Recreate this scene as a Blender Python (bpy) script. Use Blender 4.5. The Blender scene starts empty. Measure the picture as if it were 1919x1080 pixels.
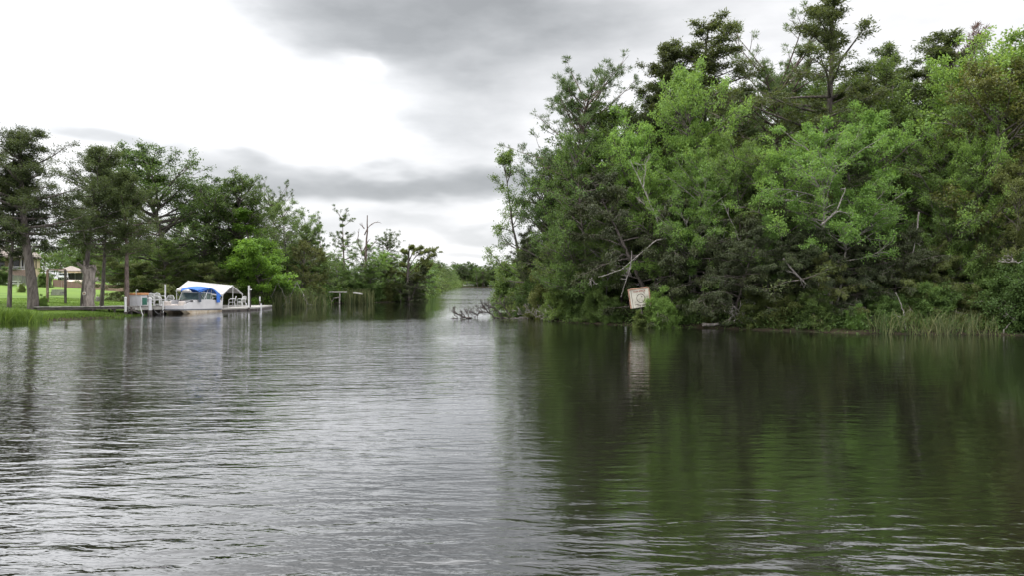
import bpy, math, random
import numpy as np
from mathutils import Vector, Matrix
R = math.radians
scene = bpy.context.scene
COL = scene.collection

# ------------------------------------------------------------------ camera
F = 1386.0; CX = 959.5; HY = 532.0; CZ = 2.2          # focal length in photo pixels, centre column, horizon row, eye height
cd = bpy.data.cameras.new('camera'); cam = bpy.data.objects.new('camera', cd); COL.objects.link(cam)
cd.sensor_width = 36; cd.lens = 26.0; cd.clip_start = .1; cd.clip_end = 3000
cam.location = (0, 0, CZ); cam.rotation_euler = (R(90) - math.atan(8 / F), 0, 0)
scene.camera = cam
scene.view_settings.view_transform = 'Standard'; scene.view_settings.look = 'None'
scene.view_settings.exposure = 0.58; scene.view_settings.gamma = 1.0
scene.cycles.max_bounces = 7; scene.cycles.diffuse_bounces = 3; scene.cycles.glossy_bounces = 3
scene.cycles.transmission_bounces = 3; scene.cycles.volume_bounces = 0; scene.cycles.transparent_max_bounces = 6
scene.cycles.use_adaptive_sampling = True; scene.cycles.adaptive_threshold = .02
scene.cycles.use_denoising = True; scene.cycles.sample_clamp_indirect = 6

# ------------------------------------------------------------------ sky: Nishita behind a painted-out overcast
SUN_EL, SUN_AZ = R(50), R(-112)                         # azimuth from +Y towards +X
class NB:
    """small node builder"""
    def __init__(s, nt): s.nt = nt; s.n = nt.nodes; s.l = nt.links
    def node(s, t, **k):
        n = s.n.new(t)
        for a, b in k.items():
            if a.startswith('i_'):
                key = a[2:]; key = int(key) if key.isdigit() else key.replace('_', ' ')
                s.put(n, key, b)
            else: setattr(n, a, b)
        return n
    def put(s, n, key, v):
        if isinstance(v, bpy.types.NodeSocket): s.l.new(v, n.inputs[key])
        else: n.inputs[key].default_value = v
    def m(s, op, a, b=None, c=None, clamp=False):
        n = s.n.new('ShaderNodeMath'); n.operation = op; n.use_clamp = clamp
        for i, v in enumerate((a, b, c)):
            if v is not None: s.put(n, i, v)
        return n.outputs[0]
    def mix(s, f, a, b):
        n = s.n.new('ShaderNodeMix'); n.data_type = 'RGBA'
        for i, v in ((0, f), (6, a), (7, b)):
            if not isinstance(v, bpy.types.NodeSocket) and i and len(v) == 3: v = (*v, 1)
            s.put(n, i, v)
        return n.outputs[2]
    def noise(s, vec, scale, detail=4, rough=.55, dist=0):
        n = s.node('ShaderNodeTexNoise'); s.l.new(vec, n.inputs['Vector'])
        n.inputs['Scale'].default_value = scale; n.inputs['Detail'].default_value = detail
        n.inputs['Roughness'].default_value = rough; n.inputs['Distortion'].default_value = dist
        return n.outputs['Fac']
    def ramp(s, f, a, b, lo=0., hi=1.):
        n = s.node('ShaderNodeMapRange', interpolation_type='SMOOTHSTEP'); s.put(n, 0, f)
        for i, v in ((1, a), (2, b), (3, lo), (4, hi)): n.inputs[i].default_value = v
        return n.outputs[0]
    def xyz(s, x, y, z):
        n = s.n.new('ShaderNodeCombineXYZ')
        for i, v in enumerate((x, y, z)): s.put(n, i, v)
        return n.outputs[0]

world = bpy.data.worlds.new('World'); scene.world = world; world.use_nodes = True
wt = world.node_tree; wt.nodes.clear(); W = NB(wt)
tc = W.node('ShaderNodeTexCoord'); sp = W.node('ShaderNodeSeparateXYZ'); wt.links.new(tc.outputs['Generated'], sp.inputs[0])
dx, dy, dz = sp.outputs
az = W.m('ARCTAN2', dx, dy); el = W.m('ARCSINE', dz)
sv = W.xyz(W.m('MULTIPLY', az, 2.6), W.m('MULTIPLY', el, 7.0), 3.7)
n1 = W.noise(sv, 1.7, 5, .5); n2 = W.noise(W.xyz(W.m('MULTIPLY', az, 2.2), W.m('MULTIPLY', el, 6.0), 9.1), 1.9, 4, .5)
azw = W.m('ADD', az, W.m('MULTIPLY', W.m('SUBTRACT', n1, .5), .24))
elw = W.m('ADD', el, W.m('MULTIPLY', W.m('SUBTRACT', n2, .5), .12))
def ang(px, py):
    a = math.atan((px - CX) / F); return a, math.atan((HY - py) / F * math.cos(a))
def blob(px, py, sx, sy, soft=.75, amp=1., lin=None):
    a, e = ang(px, py); wx = sx / F * math.cos(a) ** 2; wy = sy / F * math.cos(a)
    u = W.m('DIVIDE', W.m('SUBTRACT', azw, a), wx); v = W.m('DIVIDE', W.m('SUBTRACT', elw, e), wy)
    r = W.m('ADD', W.m('MULTIPLY', u, u), W.m('MULTIPLY', v, v))
    return W.m('MULTIPLY', W.m('EXPONENT', W.m('MULTIPLY', W.m('POWER', r, 1.35 + .5 * (1 - soft)), -.75)), amp)
def mx(a, b): return W.m('SUBTRACT', 1., W.m('MULTIPLY', W.m('SUBTRACT', 1., a), W.m('SUBTRACT', 1., b)))
g = None
for b in [(830, 10, 300, 105, .55, .95), (690, 60, 190, 85, .7, .7), (930, 110, 140, 75, .6, .6), (850, 235, 110, 55, .8, .45), (1110, 50, 120, 60, .7, .35),
          (700, 345, 290, 27, .5, .85), (460, 308, 170, 20, .7, .6), (880, 345, 110, 28, .6, .5), (200, 268, 120, 16, .7, .55), (60, 250, 120, 12, .8, .15), (1370, -10, 220, 45, .8, .30),
          (720, 412, 110, 16, .8, .3), (880, 435, 120, 11, .7, .4), (905, 468, 90, 7, .8, .25), (800, -260, 360, 110, .8, .5), (-300, 480, 500, 20, 1., .3), (300, 120, 160, 30, 1., .10),
          (1900, 420, 700, 80, 1., .4), (560, 430, 120, 16, .9, .2)]:
    v = blob(*b); g = v if g is None else mx(g, v)
hole = mx(mx(blob(680, 128, 55, 22, .9, .8), blob(800, 265, 35, 10, .9, .5)), mx(blob(720, 270, 90, 28, .9, .6), blob(960, 270, 80, 35, 1., .4)))
g = W.m('MULTIPLY', g, W.m('SUBTRACT', 1., hole))
fine = W.noise(W.xyz(W.m('MULTIPLY', az, 3.), W.m('MULTIPLY', el, 8.), 0.), 3.2, 5, .55)
g = W.m('ADD', g, W.m('MULTIPLY', W.m('SUBTRACT', fine, .5), .52), clamp=True)
mott = W.noise(W.xyz(W.m('MULTIPLY', az, 1.3), W.m('MULTIPLY', el, 4.5), 21.), 2.1, 6, .62)
g = mx(g, W.ramp(mott, .44, .74, 0., .24))
up = W.ramp(el, .50, .95, 0., 1.)                         # overcast is brightest overhead
def glow(px, py, s, amp):
    a, e = ang(px, py)
    u = W.m('SUBTRACT', az, a); v = W.m('MULTIPLY', W.m('SUBTRACT', el, e), 1.3)
    r = W.m('ADD', W.m('MULTIPLY', u, u), W.m('MULTIPLY', v, v))
    return W.m('MULTIPLY', W.m('EXPONENT', W.m('MULTIPLY', r, -1 / (s * s))), amp)
bright = W.m('ADD', W.m('ADD', glow(40, -60, .20, .55), glow(640, 150, .14, .12)), W.m('ADD', glow(760, 240, .09, .10), .75))
bright = W.m('ADD', W.m('SUBTRACT', bright, W.ramp(az, -.15, .30, 0., .03)), W.m('MULTIPLY', up, 3.0))
lum = W.m('MULTIPLY', bright, W.m('SUBTRACT', 1.0, W.m('MULTIPLY', g, .60)))
cc = W.mix(g, (.985, .985, 1.0), (.93, .965, 1.0))
sky = W.node('ShaderNodeTexSky', sky_type='NISHITA', sun_disc=False, sun_elevation=SUN_EL, sun_rotation=SUN_AZ)
bg1 = W.node('ShaderNodeBackground'); wt.links.new(sky.outputs[0], bg1.inputs[0]); bg1.inputs[1].default_value = .08
bg2 = W.node('ShaderNodeBackground'); wt.links.new(cc, bg2.inputs[0]); wt.links.new(lum, bg2.inputs[1])
ms = W.node('ShaderNodeMixShader'); ms.inputs[0].default_value = .95
wt.links.new(bg1.outputs[0], ms.inputs[1]); wt.links.new(bg2.outputs[0], ms.inputs[2])
wo = W.node('ShaderNodeOutputWorld'); wt.links.new(ms.outputs[0], wo.inputs[0])
world.cycles.sampling_method = 'MANUAL'; world.cycles.sample_map_resolution = 512

sd = bpy.data.lights.new('sun', 'SUN'); sd.energy = 1.5; sd.angle = R(14); sd.color = (1, .96, .88)
sun = bpy.data.objects.new('sun', sd); COL.objects.link(sun)
sdir = Vector((math.sin(SUN_AZ) * math.cos(SUN_EL), math.cos(SUN_AZ) * math.cos(SUN_EL), math.sin(SUN_EL)))
sun.rotation_euler = sdir.to_track_quat('Z', 'Y').to_euler()

# ------------------------------------------------------------------ helpers
def P(px, D): return ((px - CX) / F * D, D)
def Z(py, D): return CZ + (HY - py) / F * D
def link(name, data, parent=None):
    o = bpy.data.objects.new(name, data); COL.objects.link(o)
    if parent is not None: o.parent = parent
    return o
def tag(o, label=None, cat=None, group=None, kind=None):
    for k, v in (('label', label), ('category', cat), ('group', group), ('kind', kind)):
        if v: o[k] = v
    return o
def thing(name, label, cat, loc=(0, 0, 0), rz=0, group=None):
    o = link(name, None); o.location = loc; o.rotation_euler = (0, 0, rz); o.empty_display_size = .1
    return tag(o, label, cat, group)
def npmesh(name, V, Fs, mat, tint=None, smooth=False):
    """V (n,3); Fs list of (m,k) index arrays"""
    me = bpy.data.meshes.new(name); V = np.asarray(V, np.float32)
    me.vertices.add(len(V)); me.vertices.foreach_set('co', V.ravel())
    Fs = [np.asarray(f, np.int32) for f in Fs if len(f)]
    loops = np.concatenate([f.ravel() for f in Fs]); tot = np.concatenate([np.full(len(f), f.shape[1], np.int32) for f in Fs])
    me.loops.add(len(loops)); me.loops.foreach_set('vertex_index', loops)
    me.polygons.add(len(tot)); st = np.concatenate([[0], np.cumsum(tot)[:-1]]).astype(np.int32)
    me.polygons.foreach_set('loop_start', st)
    if smooth: me.polygons.foreach_set('use_smooth', np.ones(len(tot), bool))
    me.update(calc_edges=True)
    if tint is not None:
        a = me.attributes.new('tint', 'FLOAT', 'FACE'); a.data.foreach_set('value', np.asarray(tint, np.float32))
    if mat: me.materials.append(mat)
    return me
class MB:
    def __init__(s): s.v = []; s.f = []
    def add(s, vs, fs):
        o = len(s.v); s.v += [tuple(v) for v in vs]; s.f += [tuple(i + o for i in f) for f in fs]; return s
    def box(s, c, d, rz=0, rx=0, ry=0):
        M = Matrix.Translation(c) @ Matrix.Rotation(rz, 4, 'Z') @ Matrix.Rotation(ry, 4, 'Y') @ Matrix.Rotation(rx, 4, 'X')
        vs = [M @ Vector((x * d[0] / 2, y * d[1] / 2, z * d[2] / 2)) for x in (-1, 1) for y in (-1, 1) for z in (-1, 1)]
        return s.add(vs, [(0, 1, 3, 2), (4, 6, 7, 5), (0, 4, 5, 1), (2, 3, 7, 6), (0, 2, 6, 4), (1, 5, 7, 3)])
    def tube(s, pts, r, n=8, cap=True):
        pts = [Vector(p) for p in pts]; K = len(pts); rr = r if isinstance(r, (list, tuple)) else [r] * K
        vs = []; ref = None
        for i, p in enumerate(pts):
            t = (pts[min(i + 1, K - 1)] - pts[max(i - 1, 0)]).normalized()
            if ref is None: ref = Vector((1, 0, 0)) if abs(t.x) < .8 else Vector((0, 1, 0))
            a = (ref - t * ref.dot(t)).normalized(); b = t.cross(a); ref = a
            vs += [p + (a * math.cos(2 * math.pi * k / n) + b * math.sin(2 * math.pi * k / n)) * rr[i] for k in range(n)]
        fs = [(i * n + k, i * n + (k + 1) % n, (i + 1) * n + (k + 1) % n, (i + 1) * n + k) for i in range(K - 1) for k in range(n)]
        if cap: fs += [tuple(range(n))[::-1], tuple((K - 1) * n + k for k in range(n))]
        return s.add(vs, fs)
    def prism(s, poly, z0, z1):
        n = len(poly); vs = [(x, y, z0) for x, y in poly] + [(x, y, z1) for x, y in poly]
        return s.add(vs, [tuple(range(n))[::-1], tuple(range(n, 2 * n))] + [(i, (i + 1) % n, (i + 1) % n + n, i + n) for i in range(n)])
    def sheet(s, grid, th=.012):
        """grid rows of points -> thin closed sheet"""
        a = len(grid); b = len(grid[0]); top = [Vector(p) for r in grid for p in r]; bot = [p - Vector((0, 0, th)) for p in top]
        N = a * b; fs = []
        for i in range(a - 1):
            for j in range(b - 1):
                q = (i * b + j, i * b + j + 1, (i + 1) * b + j + 1, (i + 1) * b + j); fs += [q, tuple(k + N for k in q[::-1])]
        rim = [j for j in range(b)] + [i * b + b - 1 for i in range(1, a)] + [(a - 1) * b + j for j in range(b - 2, -1, -1)] + [i * b for i in range(a - 2, 0, -1)]
        for k in range(len(rim)):
            p, q = rim[k], rim[(k + 1) % len(rim)]; fs.append((q, p, p + N, q + N))
        return s.add(top + bot, fs)
    def build(s, name, mat, parent=None, smooth=False, bevel=0):
        me = bpy.data.meshes.new(name); me.from_pydata(s.v, [], s.f); me.update()
        if smooth:
            for p in me.polygons: p.use_smooth = True
        me.materials.append(mat); o = link(name, me, parent)
        if bevel:
            b = o.modifiers.new('bevel', 'BEVEL'); b.width = bevel; b.segments = 2; b.limit_method = 'ANGLE'
        return o

# ------------------------------------------------------------------ materials
def mat(name, c, c2=None, rough=.6, scale=4., bump=0., bscale=20., stretch=(1, 1, 1), metal=0., spec=.5, lo=.35, hi=.65):
    m = bpy.data.materials.new(name); m.use_nodes = True; N = NB(m.node_tree); b = m.node_tree.nodes['Principled BSDF']
    b.inputs['Roughness'].default_value = rough; b.inputs['Metallic'].default_value = metal; b.inputs['Specular IOR Level'].default_value = spec
    tcn = N.node('ShaderNodeTexCoord'); mp = N.node('ShaderNodeMapping'); mp.inputs['Scale'].default_value = stretch
    m.node_tree.links.new(tcn.outputs['Object'], mp.inputs[0]); v = mp.outputs[0]
    c2 = c2 or tuple(x * .75 for x in c)
    f = N.ramp(N.noise(v, scale, 5, .6), lo, hi)
    m.node_tree.links.new(N.mix(f, c, c2), b.inputs['Base Color'])
    if bump:
        bn = N.node('ShaderNodeBump'); bn.inputs['Strength'].default_value = bump; bn.inputs['Distance'].default_value = .03
        m.node_tree.links.new(N.noise(v, bscale, 4, .6), bn.inputs['Height']); m.node_tree.links.new(bn.outputs[0], b.inputs['Normal'])
    return m
def leafmat(name, dark, light, trans=.35, hue=.02, val=.25, rough=.55):
    m = bpy.data.materials.new(name); m.use_nodes = True; nt = m.node_tree; nt.nodes.clear(); N = NB(nt)
    at = N.node('ShaderNodeAttribute', attribute_name='tint'); oi = N.node('ShaderNodeObjectInfo')
    col = N.mix(at.outputs['Fac'], dark, light)
    hs = N.node('ShaderNodeHueSaturation'); nt.links.new(col, hs.inputs['Color'])
    nt.links.new(N.m('ADD', N.m('MULTIPLY', oi.outputs['Random'], hue * 1.2), .496 - hue * .8), hs.inputs['Hue'])
    nt.links.new(N.m('ADD', N.m('MULTIPLY', N.m('FRACT', N.m('MULTIPLY', oi.outputs['Random'], 7.3)), val * 2), 1 - val), hs.inputs['Value'])
    c = hs.outputs[0]
    d = N.node('ShaderNodeBsdfPrincipled'); nt.links.new(c, d.inputs['Base Color']); d.inputs['Roughness'].default_value = rough
    d.inputs['Specular IOR Level'].default_value = .25
    t = N.node('ShaderNodeBsdfTranslucent')
    tcx = N.node('ShaderNodeMix', data_type='RGBA', blend_type='MULTIPLY'); tcx.inputs[0].default_value = 1
    nt.links.new(c, tcx.inputs[6]); tcx.inputs[7].default_value = (1.3, 1.22, .75, 1); nt.links.new(tcx.outputs[2], t.inputs[0])
    x = N.node('ShaderNodeMixShader'); x.inputs[0].default_value = trans
    nt.links.new(d.outputs[0], x.inputs[1]); nt.links.new(t.outputs[0], x.inputs[2])
    o = N.node('ShaderNodeOutputMaterial'); nt.links.new(x.outputs[0], o.inputs[0]); return m
M = {}
M['bark'] = mat('bark', (.13, .11, .10), (.055, .045, .04), .9, 3, .8, 14, (4, 4, .7))
M['pinebark'] = mat('pine_bark', (.16, .12, .105), (.07, .05, .045), .9, 4, .8, 18, (3, 3, .8))
M['palebark'] = mat('pale_bark', (.24, .225, .20), (.11, .10, .09), .85, 3, .6, 14, (3, 3, 1))
M['deadwood'] = mat('dead_wood', (.30, .28, .26), (.13, .115, .105), .85, 3, .5, 14, (3, 3, 1))
M['wetwood'] = mat('wet_dark_wood', (.07, .055, .048), (.025, .02, .018), .6, 3, .5, 14)
M['cyp'] = leafmat('cypress_foliage', (.030, .046, .018), (.095, .130, .048), .45)
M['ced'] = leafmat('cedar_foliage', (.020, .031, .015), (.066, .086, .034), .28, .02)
M['pine'] = leafmat('pine_needles', (.036, .062, .028), (.105, .160, .062), .45)
M['light'] = leafmat('bright_leaves', (.080, .155, .034), (.215, .365, .095), .45, .015, .18)
M['mid'] = leafmat('mid_green_leaves', (.048, .090, .026), (.140, .225, .064), .45, .02, .22)
M['oak'] = leafmat('dark_green_leaves', (.038, .074, .022), (.105, .175, .048), .45, .02)
M['lime'] = leafmat('vine_leaves', (.07, .15, .022), (.18, .33, .05), .5, .01, .1)
M['sprout'] = leafmat('waterside_shrub_leaves', (.05, .085, .026), (.15, .22, .065), .45, .025, .25)
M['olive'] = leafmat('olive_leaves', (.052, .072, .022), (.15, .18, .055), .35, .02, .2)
M['brown'] = leafmat('brown_needles', (.06, .032, .022), (.15, .085, .06), .25, .01)
M['reed'] = leafmat('reed_blades', (.040, .072, .024), (.20, .20, .10), .35, .01, .1)
M['grassb'] = leafmat('grass_blades', (.06, .115, .02), (.15, .23, .045), .45, .01, .1)
M['greywood'] = mat('grey_weathered_planks', (.33, .32, .30), (.18, .17, .155), .85, 3, .4, 30, (1, 6, 6))
M['darkwood'] = mat('dark_timber', (.075, .062, .055), (.03, .026, .024), .8, 3, .4, 20)
M['browntimber'] = mat('brown_timber', (.17, .115, .085), (.10, .065, .05), .8, 3, .4, 20)
M['fence'] = mat('brown_fence_boards', (.20, .13, .10), (.13, .085, .065), .85, 2, .2, 20, (6, 6, .5))
M['greyfence'] = mat('grey_fence_boards', (.16, .155, .15), (.09, .088, .085), .85, 2, .2, 20, (6, 6, .5))
M['white'] = mat('white_paint', (.54, .54, .53), (.45, .45, .44), .45, 2, lo=.4, hi=.8)
M['hull'] = mat('white_gelcoat', (.50, .49, .495), (.42, .41, .42), .3, 1.2, lo=.35, hi=.8)
M['stained'] = mat('waterline_stained_gelcoat', (.52, .45, .36), (.36, .27, .17), .5, 1.5)
M['canvas'] = mat('white_canvas', (.34, .33, .325), (.27, .262, .258), .85, .9, .25, 3)
M['blue'] = mat('blue_canvas', (.012, .12, .48), (.008, .085, .36), .7, 2, .2, 6)
M['navy'] = mat('dark_strap', (.03, .045, .07), None, .7)
M['plastic'] = mat('white_plastic', (.55, .55, .54), (.47, .47, .46), .35)
M['panel'] = mat('pale_grey_panel', (.50, .50, .515), (.42, .42, .44), .5, 1.5)
M['orange'] = mat('orange_wood', (.50, .25, .11), (.36, .165, .07), .7, 4, .2, 20, (1, 5, 5))
M['green'] = mat('green_plastic', (.02, .12, .08), None, .5)
M['black'] = mat('black_rubber', (.018, .018, .02), None, .6)
M['metal'] = mat('grey_metal', (.55, .56, .57), None, .35, metal=.7)
M['glass'] = mat('tinted_glass', (.10, .14, .13), None, .08, spec=.8)
M['dkglass'] = mat('dark_window', (.02, .022, .025), None, .1, spec=.8)
M['cream'] = mat('cream_siding', (.55, .45, .30), (.47, .38, .25), .8, 2)
M['tanwall'] = mat('tan_brick', (.36, .28, .22), (.28, .21, .17), .85, 5, .3, 25)
M['roof'] = mat('brown_shingles', (.24, .20, .18), (.15, .125, .11), .9, 6, .3, 20)
M['concrete'] = mat('pale_concrete', (.58, .50, .42), (.50, .43, .36), .9, 1)
M['signboard'] = mat('cream_board', (.42, .40, .34), (.32, .30, .25), .75, 3, .2, 12)
M['redwood'] = mat('reddish_frame_wood', (.30, .18, .12), (.17, .10, .065), .8, 5, .3, 20)
M['ink'] = mat('dark_ink', (.035, .02, .018), None, .8)
M['redink'] = mat('faded_red_ink', (.22, .06, .045), None, .8)
M['vehicle'] = mat('white_car_paint', (.75, .77, .80), None, .25)
M['seat'] = mat('beige_vinyl', (.62, .55, .50), None, .5)
M['yellow'] = mat('yellow_plastic', (.6, .5, .12), None, .5)
M['stone'] = mat('grey_stone', (.16, .15, .14), (.09, .085, .08), .9, 6, .5, 14)

# ------------------------------------------------------------------ terrain
SH = [(-150, 25), (-60, 36), P(-300, 38.5), P(0, 41), P(100, 43.8), P(160, 45.6), P(205, 47.4), P(240, 51.6), P(285, 56.5), P(310, 61), P(340, 66.5), P(420, 69), P(500, 70),
      P(560, 71), P(600, 78), P(650, 82), P(700, 84), P(760, 89), P(788, 96), P(796, 120), P(800, 150), P(812, 200), P(835, 300), P(856, 400), P(862, 440),
      P(900, 455), P(935, 450), P(938, 400), P(932, 250), P(926, 150), P(930, 100), P(940, 75), P(955, 60), P(985, 52), P(1010, 46.5), P(1060, 42), P(1150, 39.5),
      P(1300, 37), P(1400, 35.3), P(1500, 33.8), P(1650, 32.4), P(1919, 31.5), (32, 30), (60, 24), (150, 10), (150, -130), (-200, -130)]
SHA = np.array(SH, float)
def sdist(x, y):
    """distance to the waterline, negative over the water"""
    x = np.asarray(x, float); y = np.asarray(y, float); d = np.full(x.shape, 1e9); ins = np.zeros(x.shape, bool)
    for i in range(len(SHA)):
        a = SHA[i]; b = SHA[(i + 1) % len(SHA)]; e = b - a; L = e @ e
        t = np.clip(((x - a[0]) * e[0] + (y - a[1]) * e[1]) / L, 0, 1)
        d = np.minimum(d, np.hypot(x - a[0] - t * e[0], y - a[1] - t * e[1]))
        c = (a[1] > y) != (b[1] > y)
        with np.errstate(divide='ignore', invalid='ignore'): xi = a[0] + (y - a[1]) / (b[1] - a[1] if b[1] != a[1] else 1e-9) * e[0]
        ins ^= c & (x < xi)
    return np.where(ins, -d, d)
def yard(x, y):
    """1 over the mown yard on the left bank"""
    px = CX + x / np.maximum(y, 1) * F
    return np.clip((300 - px) / 40, 0, 1) * np.clip((y - 30) / 5, 0, 1) * (x < 0)
def GH(x, y):
    x = np.asarray(x, float); y = np.asarray(y, float); d = sdist(x, y)
    px = CX + x / np.maximum(y, 1) * F
    k = np.clip((260 - px) / 240, 0, 1.3)
    back = np.clip((y - 107) / 12, 0, 1) * np.clip((235 - px) / 40, 0, 1) * 1.1
    land = .12 + .4 * (1 - np.exp(-np.maximum(d, 0) / 5))
    yl = .10 + 1.0 * (1 - np.exp(-np.maximum(d, 0) / 8)) + np.clip(d - 8, 0, 75) / 70 * (.1 + 1.5 * k) + back
    yd = yard(x, y); z = land * (1 - yd) + yl * yd
    z = z + .05 * np.sin(x * .9 + 1.3 * np.sin(y * .35)) * np.cos(y * .7) * np.clip(d, 0, 1)
    return np.where(d > 0, z, np.maximum(-2., .12 + d * .35))
def gz(x, y): return float(GH(np.array([x]), np.array([y]))[0])
def axis(c, s, n, ext):
    t = np.linspace(-1, 1, n); k = math.asinh(ext / s); return c + s * np.sinh(t * k)
gx = axis(-5, 26, 340, 700); gy = axis(50, 26, 360, 760)
X, Y = np.meshgrid(gx, gy); Zg = GH(X.ravel(), Y.ravel())
n_, m_ = X.shape; idx = np.arange(n_ * m_).reshape(n_, m_)
q = np.stack([idx[:-1, :-1], idx[:-1, 1:], idx[1:, 1:], idx[1:, :-1]], -1).reshape(-1, 4)
gm = bpy.data.materials.new('earth'); gm.use_nodes = True; N = NB(gm.node_tree); b = gm.node_tree.nodes['Principled BSDF']; b.inputs['Roughness'].default_value = .95; b.inputs['Specular IOR Level'].default_value = .08
tcn = N.node('ShaderNodeTexCoord'); o_ = tcn.outputs['Object']
f1 = N.ramp(N.noise(o_, .5, 6, .65), .35, .65); f2 = N.ramp(N.noise(o_, 2.3, 5, .6), .45, .7)
c_ = N.mix(f2, N.mix(f1, (.020, .016, .012), (.036, .028, .019)), (.022, .034, .012))
gm.node_tree.links.new(c_, b.inputs['Base Color'])
ground = link('ground', npmesh('ground', np.stack([X.ravel(), Y.ravel(), Zg], -1), [q], gm, smooth=True)); tag(ground, kind='structure', label='dark earth bank and forest floor')
# lawn: its own turf sheet over the yard
lx = np.linspace(-95, -24, 190); ly = np.linspace(40, 175, 260); X, Y = np.meshgrid(lx, ly); zz = GH(X.ravel(), Y.ravel()).reshape(X.shape)
D_ = sdist(X.ravel(), Y.ravel()).reshape(X.shape); PX = CX + X / Y * F
ok = (D_ > .25) & (PX < 296 - np.clip(Y - 75, 0, 60) * .6) & (PX > -700); n_, m_ = X.shape; idx = np.arange(n_ * m_).reshape(n_, m_)
okf = ok[:-1, :-1] & ok[:-1, 1:] & ok[1:, 1:] & ok[1:, :-1]
q = np.stack([idx[:-1, :-1], idx[:-1, 1:], idx[1:, 1:], idx[1:, :-1]], -1)[okf]
lm = bpy.data.materials.new('turf'); lm.use_nodes = True; N = NB(lm.node_tree); b = lm.node_tree.nodes['Principled BSDF']; b.inputs['Roughness'].default_value = .85
b.inputs['Specular IOR Level'].default_value = .15
tcn = N.node('ShaderNodeTexCoord'); o_ = tcn.outputs['Object']
f1 = N.ramp(N.noise(o_, .22, 5, .6), .35, .68); f2 = N.noise(o_, 9, 4, .7); f3 = N.ramp(N.noise(o_, 1.1, 5, .65), .5, .75)
c_ = N.mix(N.m('MULTIPLY', f3, .45), N.mix(f1, (.125, .19, .030), (.085, .14, .025)), (.14, .19, .05)); c_ = N.mix(N.m('MULTIPLY', f2, .6), c_, (.05, .10, .015))
lm.node_tree.links.new(c_, b.inputs['Base Color'])
used = np.unique(q); rem = np.full(n_ * m_, -1); rem[used] = np.arange(len(used))
lawn = link('lawn', npmesh('lawn', np.stack([X.ravel(), Y.ravel(), zz.ravel() + .04], -1)[used], [rem[q]], lm, smooth=True)); tag(lawn, kind='structure', label='bright green mown lawn')

# ------------------------------------------------------------------ water
wm = bpy.data.materials.new('river_water'); wm.use_nodes = True; nt = wm.node_tree; nt.nodes.clear(); N = NB(nt)
geo = N.node('ShaderNodeNewGeometry'); s3 = N.node('ShaderNodeSeparateXYZ'); nt.links.new(geo.outputs['Position'], s3.inputs[0]); x_, y_, _z = s3.outputs
def wv(sx, sy, off, rot=0.):
    c, s = math.cos(rot), math.sin(rot)
    u = N.m('ADD', N.m('MULTIPLY', x_, c * sx), N.m('MULTIPLY', y_, s * sx)); v = N.m('ADD', N.m('MULTIPLY', x_, -s * sy), N.m('MULTIPLY', y_, c * sy))
    return N.xyz(u, v, off)
h = N.m('MULTIPLY', N.noise(wv(.8, 3.4, 0., .06), 1., 2, .5, .5), .62)            # wavelets, crests across the view
h = N.m('ADD', h, N.m('MULTIPLY', N.noise(wv(2.4, 7.5, 4., -.2), 1., 3, .55, .4), .27))
h = N.m('ADD', h, N.m('MULTIPLY', N.noise(wv(7., 18., 8., .25), 1., 2, .5), .045))
h = N.m('ADD', h, N.m('MULTIPLY', N.noise(wv(.16, .5, 2., .3), 1., 2, .5), .9))
patch = N.ramp(N.noise(wv(.05, .085, 11.), 1., 3, .5), .36, .62, .28, 1.)            # wind patches
band = N.m('MULTIPLY', N.ramp(y_, 12., 19., 0., .75), N.ramp(y_, 33., 46., 1., 0.))
side_ = N.ramp(N.m('DIVIDE', x_, N.m('MAXIMUM', y_, 1.)), -.06, .14, 1., .5)          # the lee of the wood is calmer
calm = N.m('ADD', N.m('MULTIPLY', N.m('ADD', N.m('MULTIPLY', N.ramp(y_, 6., 12., 1.25, .8), N.ramp(y_, 34., 60., 1., .42)), band), side_), N.ramp(y_, 88., 130., 0., .9))
bp = N.node('ShaderNodeBump'); bp.inputs['Distance'].default_value = .046
nt.links.new(h, bp.inputs['Height']); nt.links.new(N.m('MULTIPLY', patch, calm), bp.inputs['Strength'])
gl = N.node('ShaderNodeBsdfGlossy'); gl.inputs['Roughness'].default_value = .045; gl.inputs['Color'].default_value = (.95, .96, .97, 1); nt.links.new(bp.outputs[0], gl.inputs['Normal'])
df = N.node('ShaderNodeBsdfDiffuse'); df.inputs['Color'].default_value = (.006, .0055, .004, 1)
lw = N.node('ShaderNodeLayerWeight'); lw.inputs['Blend'].default_value = .5; nt.links.new(bp.outputs[0], lw.inputs['Normal'])
fr = N.m('ADD', N.m('MULTIPLY', N.m('POWER', lw.outputs['Facing'], 2.6), .95), .04)
mxs = N.node('ShaderNodeMixShader'); nt.links.new(fr, mxs.inputs[0]); nt.links.new(df.outputs[0], mxs.inputs[1]); nt.links.new(gl.outputs[0], mxs.inputs[2])
oo = N.node('ShaderNodeOutputMaterial'); nt.links.new(mxs.outputs[0], oo.inputs[0])
wx0 = np.array([[-690, -140, 0], [690, -140, 0], [690, 700, 0], [-690, 700, 0]], float)
water = link('river_water', npmesh('river_water', wx0, [np.array([[0, 1, 2, 3]])], wm)); tag(water, kind='structure', label='dark rippled river water')

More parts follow.
